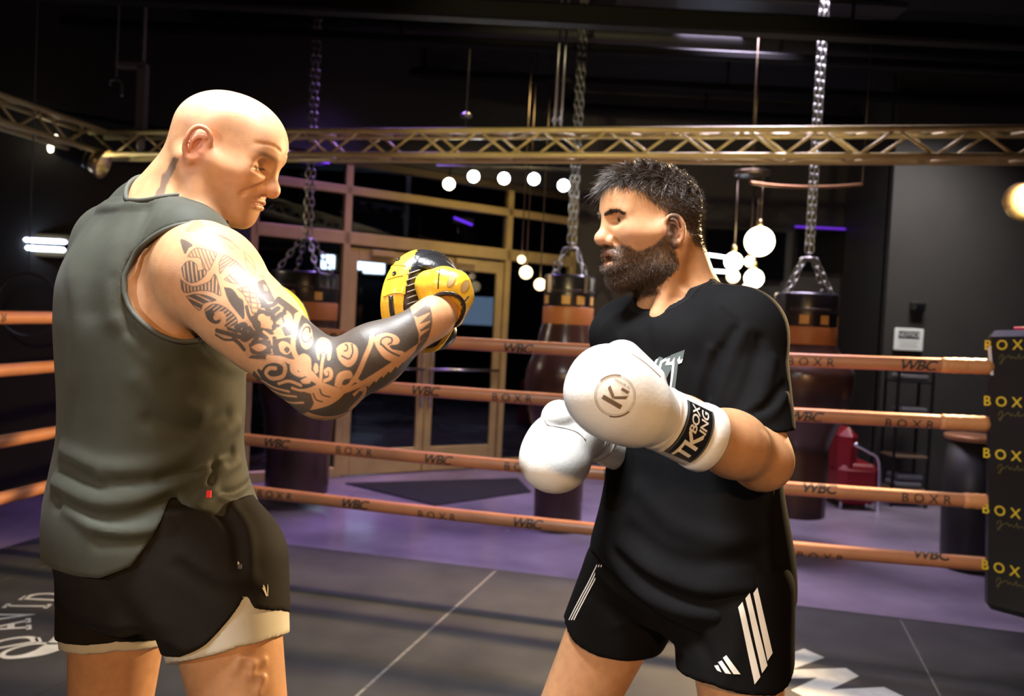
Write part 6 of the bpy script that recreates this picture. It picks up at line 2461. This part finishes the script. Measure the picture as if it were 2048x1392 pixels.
for i, (px, py) in enumerate(((898, 368), (947, 353), (1008, 357), (1068, 358), (1127, 371))):
    c = at(px, py, tr_y - .04)
    aim = unit(CPOS + [0, .6, 0] - c)
    R = rot_to(aim, (0, 0, 1))
    hd = MB().lathe([(.02, -.14), (.045, -.12), (.056, -.02), (.058, .02), (.053, .02), (.05, -.01)], c, 24, R).build('lamp_head', par_black, TR)
    MB().lathe([(.001, .004), (.047, .0)], c, 24, R).build('bulb', spot_w if i == 0 else spot_e, hd)
    MB().tube([c - aim * .06, [c[0], c[1] + .05, tA[2]]], .009, 8).build('arm', par_black, hd)

# ---- heavy bags on chains
bag_m = mat('oxblood_leather', (.060, .030, .022), rough=.26, noise=.2, nscale=4, bump=.05, bscale=40, coat=.25)
bag_top = mat('bag_black', (.016, .016, .019), rough=.3, coat=.2)
bag_or = mat('bag_orange', (.50, .19, .055), rough=.45)
bag_sq = mat('bag_gold', (.72, .42, .10), rough=.45)
chain_m = mat('chain_steel', (.30, .31, .27), rough=.35, metal=.9)


def link_mesh():
    pts = []
    for k in range(16):
        a = 2 * PI * k / 16
        pts.append((.017 * math.cos(a), 0, .024 * math.sin(a) + (.012 if math.sin(a) > 0 else -.012)))
    me = MB().tube(pts, .0062, 6, closed=True).mesh('chain_link')
    me.materials.append(chain_m)
    return me


LINK = link_mesh()
LINK2 = LINK.copy()


def chain(a, b, parent, pitch=.056, start=0):
    a, b = np.asarray(a, float), np.asarray(b, float)
    L = np.linalg.norm(b - a)
    n = max(2, int(L / pitch))
    q = Vector((b - a) / L).to_track_quat('Z', 'X')
    from mathutils import Quaternion
    base = origin_of(parent)
    for k in range(n):
        o = bpy.data.objects.new('chain_link', LINK)
        COL.objects.link(o)
        o.parent = parent
        o.location = [float(c) for c in a + (b - a) * (k + .5) / n - base]
        o.rotation_mode = 'QUATERNION'
        o.rotation_quaternion = q @ Quaternion((0, 0, 1), math.radians(90 * (k % 2) + 20))


def heavy_bag(px, ytop, Y, rt, dz, rb, joint_y, label, zbot, squares):
    c = at(px, ytop, Y)
    root = empty('heavy_bag', [c[0], c[1], zbot], label, 'punching bag', 'hanging heavy bags')
    h = c[2]
    bell = h - dz
    fu_ = min(1.0, (dz - .36) / .46)
    prof = [(.02, zbot), (rt * .86, zbot + .01), (rt * .96, zbot + .04), (rt * .97, max(zbot + .06, bell - .62)), (rt * 1.0, bell - .48), (rb * .86, bell - .26), (rb * .98, bell - .1), (rb, bell), (rb * .96, bell + .11 * fu_),
            (rb * .80, bell + .24 * fu_), (rt * 1.12, bell + .36 * fu_), (rt * 1.02, bell + .44 * fu_), (rt, h - .355)]
    prof = [p for i, p in enumerate(prof) if i == 0 or p[1] > prof[i - 1][1]]
    dense = smooth_path(prof, 4)
    MB().lathe([tuple(p) for p in dense], (c[0], c[1], 0), 48).build('body', bag_m, root)
    MB().lathe([(rt * 1.005, h - .38), (rt * 1.012, h - .375), (rt * 1.012, h - .245), (rt * 1.005, h - .24)], (c[0], c[1], 0), 48).build('orange_band', bag_or, root)
    MB().lathe([(rt * .99, h - .242), (rt * 1.0, h - .235), (rt * 1.0, h - .02), (rt * .97, h), (rt * .9, h), (rt * .88, h - .03), (.02, h - .035)], (c[0], c[1], 0), 48).build('collar', bag_top, root)
    MB().lathe([(rt * 1.015, h - .135), (rt * 1.02, h - .13), (rt * 1.02, h - .115), (rt * 1.015, h - .11)], (c[0], c[1], 0), 48).build('seam_ring', mat('bag_seam', (.04, .03, .03), rough=.4), root)
    for a in squares:
        w = math.radians(a)
        n_ = np.array([math.cos(w), math.sin(w), 0])
        t_ = np.array([-math.sin(w), math.cos(w), 0])
        cc = np.array([c[0], c[1], h - .19])
        V = []
        for u in np.linspace(-.032, .032, 5):
            for v in (-.032, .032):
                ww = w + u / rt
                V.append(cc + np.array([math.cos(ww), math.sin(ww), 0]) * rt * 1.008 + [0, 0, v])
        link('gold_square', mesh_np('gold_square', np.array(V), np.array([[2 * k, 2 * k + 2, 2 * k + 3, 2 * k + 1] for k in range(4)])), bag_sq, root)
    jz = at(px, joint_y, Y)[2]
    J = np.array([c[0], c[1], jz])
    MB().lathe([(.06, -.012), (.065, 0), (.06, .012), (.03, .016)], J, 20).build('spreader', mat('spreader_steel', (.22, .22, .2), rough=.35, metal=.9), root)
    for k in range(4):
        a = math.radians(35 + 90 * k)
        d = np.array([math.cos(a), math.sin(a), 0])
        e = np.array([c[0], c[1], h - .02]) + d * rt * .95
        chain(J + d * .055, e, root)
        MB().bevbox(e + [0, 0, -.05] + d * .012, (.018, .018, .07), .005).build('hanger_strap', bag_top, root)
    MB().tube([J + [0, 0, .0], J + [0, 0, .05]], .012, 8).build('swivel', MATS['spreader_steel'], root)
    chain(J + [-.018, 0, .05], [J[0] - .018, J[1], CZ], root)
    chain(J + [.020, .01, .05], [J[0] + .020, J[1] + .01, CZ], root)
    return root


heavy_bag(612, 545, 6.5, .262, .90, .33, 480, 'dark heavy bag partly hidden behind the trainer\'s raised arm', FZ + .10, (-52, -100, -150))
heavy_bag(1140, 552, 6.15, .192, .82, .302, 498, 'dark bell-shaped heavy bag hanging between the two fighters', FZ + .02, (-66, -100, -28, -155))
heavy_bag(1614, 588, 5.85, .223, .60, .36, 518, 'dark heavy bag hanging behind the boxer\'s shoulder', FZ + .27, (-75, -112, -30))

# ---- things along the right wall
sgn = at(1817, 679, 8.03)
k = 8.03 / FPX
ns = empty('notice_sign', sgn, 'white notice sign with a black header on the dark wall', 'sign')
MB().bevbox(sgn, (29 * k, .006, 22 * k), .004).build('board', mat('sign_white', (.80, .83, .82), rough=.5), ns)
MB().box(sgn + [0, -.0065, 9 * k], (21 * k, .0012, 7.5 * k)).build('header', mat('sign_black', (.015, .02, .025), rough=.5), ns)
flat_decal('lettering', text_poly('NOTICE', .063, .006, 0, 1.0), sgn + [0, -.0085, 9 * k], (1, 0, 0), (0, 0, 1), MATS['sign_white'], ns)
for i, (dz, w) in enumerate(((-4, 20), (-9, 17), (-14, 19))):
    MB().box(sgn + [0, -.0065, dz * k], (w * k, .001, .9 * k)).build('text_line', mat('sign_grey', (.5, .53, .53), rough=.5), ns)
bx = at(1836, 613, 8.02)
tb = empty('wall_box', bx, 'small black box on the wall above the notice sign', 'wall box')
MB().bevbox(bx, (14 * k, .03, 9 * k), .008).build('housing', mat('box_black', (.010, .010, .011), rough=.4), tb)
MB().bevbox(bx + [0, -.032, -.005], (9 * k, .004, 5 * k), .003).build('cover', MATS['screen_black'], tb)

# towel rack
ry = 7.75
kr = ry / FPX
r0, r1 = at(1778, 860, ry)[0], at(1846, 860, ry)[0]
rk = empty('towel_rack', ((r0 + r1) / 2, ry, FZ), 'narrow black shelf rack below the notice sign', 'shelf')
rack_m = mat('rack_black', (.018, .018, .02), rough=.4, metal=.5)
ztop = at(1810, 738, ry)[2]
for x in (r0, r1):
    for y in (ry - .13, ry + .13):
        MB().bevbox((x, y, (FZ + ztop) / 2), (.012, .012, (ztop - FZ) / 2), .003).build('upright', rack_m, rk)
for i, py in enumerate((762, 842, 910, 975)):
    z = at(1810, py, ry)[2]
    MB().bevbox(((r0 + r1) / 2, ry, z), ((r1 - r0) / 2 + .012, .14, .010), .003).build('shelf', mat('shelf_wood', (.16, .10, .06), rough=.6) if i in (1, 2, 3) else rack_m, rk)
    for j, (hh, col) in enumerate(((.035, (.16, .155, .17)), (.03, (.10, .10, .115))) if i != 2 else ()):
        t_ = MB().bevbox(((r0 + r1) / 2 + .01 * j, ry - .01, z + .012 + .036 + .066 * j), ((r1 - r0) / 2 - .03, .11, .030), .018).build('folded_towel', mat('towel_%d' % j, col, rough=.95, bump=.3, bscale=120))
        tag(t_, ('lower' if j == 0 else 'upper') + ' grey folded towel on the ' + ('top shelf', 'second shelf', '', 'lowest shelf')[i] + ' of the black rack', 'towel', 'towels on the rack')

# red armchair
ay = 7.6
ca = at(1690, 985, ay)
AC = empty('red_armchair', (ca[0], ay, FZ), 'red leather armchair with silver arm, beside the hanging bag', 'armchair')
redm = mat('red_leather', (.22, .008, .014), rough=.35, coat=.2)
MB().bevbox((ca[0] + .03, ay, FZ + .24), (.19, .26, .19), .06).build('seat', redm, AC)
MB().bevbox((ca[0] - .07, ay + .02, FZ + .52), (.09, .26, .24), .085).build('backrest', redm, AC)
for s_ in (-1, 1):
    MB().tube(smooth_path([(ca[0] - .05, ay + s_ * .25, FZ + .62), (ca[0] + .08, ay + s_ * .25, FZ + .56), (ca[0] + .19, ay + s_ * .25, FZ + .46), (ca[0] + .2, ay + s_ * .25, FZ)], 5), .020, 10).build('arm', mat('chrome_arm', (.65, .65, .7), rough=.2, metal=1), AC)
for sx_ in (-1, 1):
    for s_ in (-1, 1):
        MB().tube([(ca[0] + .12 * sx_, ay + .2 * s_, FZ), (ca[0] + .12 * sx_, ay + .2 * s_, FZ + .12)], .015, 8).build('leg', MATS['chrome_arm'], AC)
# barrel table
by = 5.6
cb = at(1950, 872, by)
BT = empty('barrel_table', (cb[0], by, FZ), 'black drum table with a copper rim beside the printed corner pad', 'table')
hb_ = cb[2] - FZ
MB().lathe([(.15, FZ), (.17, FZ + .03), (.185, FZ + hb_ * .5), (.17, cb[2] - .03), (.02, cb[2] - .02)], (cb[0], by, 0), 36).build('drum', mat('drum_black', (.014, .013, .013), rough=.45), BT)
MB().lathe([(.168, cb[2] - .035), (.19, cb[2] - .03), (.195, cb[2]), (.18, cb[2] + .008), (.02, cb[2] + .008)], (cb[0], by, 0), 36).build('top_rim', mat('copper_rim', (.40, .19, .08), rough=.4, metal=.4), BT)

# ---- cables, brackets
for i, (x, lab) in enumerate(((1107, 'steel cable holding up the truss, nearer the track lights'), (1121, 'second steel cable holding up the truss, beside the first'))):
    p = on_truss(x, TZ)
    c_ = MB().tube([(p[0], p[1] + .05 * i, TZ), (p[0] + .015, p[1] + .05 * i, CZ)], .0075, 8).build('suspension_cable', mat('cable_steel', (.45, .48, .52), rough=.3, metal=.9))
    tag(c_, lab, 'cable', 'truss cables')
pb = at(282, 262, 6.3)
hb2 = empty('ceiling_bracket', pb, 'square hanging post with an angled top, catching violet light above the trainer', 'bracket')
vm = mat('bracket_grey', (.18, .18, .2), rough=.5)
zt2 = at(282, 133, 6.3)[2]
MB().bevbox((pb[0], 6.3, (pb[2] + zt2) / 2), (.036, .036, (zt2 - pb[2]) / 2), .006).build('post', vm, hb2)
MB().bevbox((pb[0] - .085, 6.3, zt2 + .0), (.12, .036, .022), .006).build('arm', vm, hb2)
MB().tube([(pb[0], 6.3, zt2), (pb[0], 6.3, CZ)], .015, 8).build('rod', vm, hb2)
MB().lathe([(.02, 0), (.035, -.05), (.03, -.14), (.01, -.16)], (pb[0], 6.3, pb[2]), 16).build('shackle', chain_m, hb2)
pc2 = at(232, 180, 6.2)
h3 = empty('ceiling_hook', pc2, 'small curved metal hook under the dark ceiling beside the hanging post', 'hook')
MB().tube(smooth_path([pc2 + [-.05, 0, .03], pc2 + [-.045, 0, .07], pc2 + [0, 0, .08], pc2 + [.04, 0, .05], pc2 + [.045, 0, -.05]], 5), .012, 8).build('hook', mat('hook_steel', (.4, .4, .45), rough=.3, metal=.9), h3)
MB().tube([pc2 + [0, 0, .08], [pc2[0], pc2[1], CZ]], .006, 6).build('rod', vm, h3)
# violet light strip along the glazed front
vs = empty('light_strip', gp(g_s(600), zu + .30), 'violet light strip above the glazed front, behind the trainer', 'light strip')
bar('strip', g_s(470), g_s(640), zu + .20, zu + .225, vs, mat('violet_strip', (.3, .1, .8), emit=(.20, .04, .95), estr=2.0), .01, .08)
bar('mount', g_s(470), g_s(640), zu + .225, zu + .25, vs, frame_d, .015, .08)
v2 = at(930, 443, 8.6)
v2e = empty('light_strip', v2, 'short violet light strip glinting beyond the upper glass', 'light strip')
MB().tube([at(908, 435, 8.9), at(945, 450, 8.9)], .014, 8).build('tube', MATS['violet_strip'], v2e)
MB().bevbox(at(927, 440, 8.95), (.12, .015, .03), .004).build('mount', frame_d, v2e)
# dark tiled left side of the gym
S(MB().box((-6.2, 6, (FZ + CZ) / 2), (.06, 9, (CZ - FZ) / 2)).build('wall_left', MATS['wall_black']))
hoop = at(55, 610, 5.6)
hp = empty('hanging_hoop', hoop, 'thin dark hoop hanging in the shade behind the trainer', 'hoop')
MB().tube([hoop + [.22 * math.cos(t), 0, .22 * math.sin(t)] for t in np.linspace(0, 2 * PI, 40, endpoint=False)], .010, 8, closed=True).build('hoop', mat('hoop_grey', (.08, .08, .08), rough=.4), hp)
MB().tube([hoop + [0, 0, .22], [hoop[0], hoop[1], CZ]], .004, 6).build('cord', vm, hp)
# entrance mat
mt = MB()
q = [np.array([*onz(x, y, FZ)[:2]]) for x, y in ((690, 968), (1035, 958), (1062, 985), (870, 1012))]
mp = [(p[0], p[1]) for p in q]
dm = mt.prism(mp[::-1] if np.cross(q[1] - q[0], q[2] - q[1]) < 0 else mp, (0, 0, FZ), (1, 0, 0), (0, 1, 0), (0, 0, 1), .012).build('door_mat', mat('mat_black', (.012, .011, .014), rough=.9, bump=.4, bscale=200))
tag(dm, 'black entrance mat lying before the glass doors', 'mat')

# ---- housings added above the light banks
for nm_, loc_, aim_, pw_, cl_, w_, d_, sp_, lb_ in BANKS:
    x, y, z = loc_
    tl = abs(aim_[1] - y) / max(z - aim_[2], .1) * d_ * .5
    zb_ = min(z + .03 + min(tl, .12), CZ - .09)
    lp = empty('added_housing', (x, y, zb_), lb_, 'ceiling lamp', 'flat lamps under the ceiling')
    MB().bevbox((x, y, zb_ + .02), (w_ / 2 + .04, d_ / 2 + .04, .02), .006).build('housing', par_black, lp)
    for sx_ in (-1, 1):
        if zb_ + .04 < CZ:
            MB().tube([(x + sx_ * w_ * .4, y, zb_ + .04), (x + sx_ * w_ * .4, y, CZ - .012)], .006, 6).build('suspension_rod', par_black, lp)
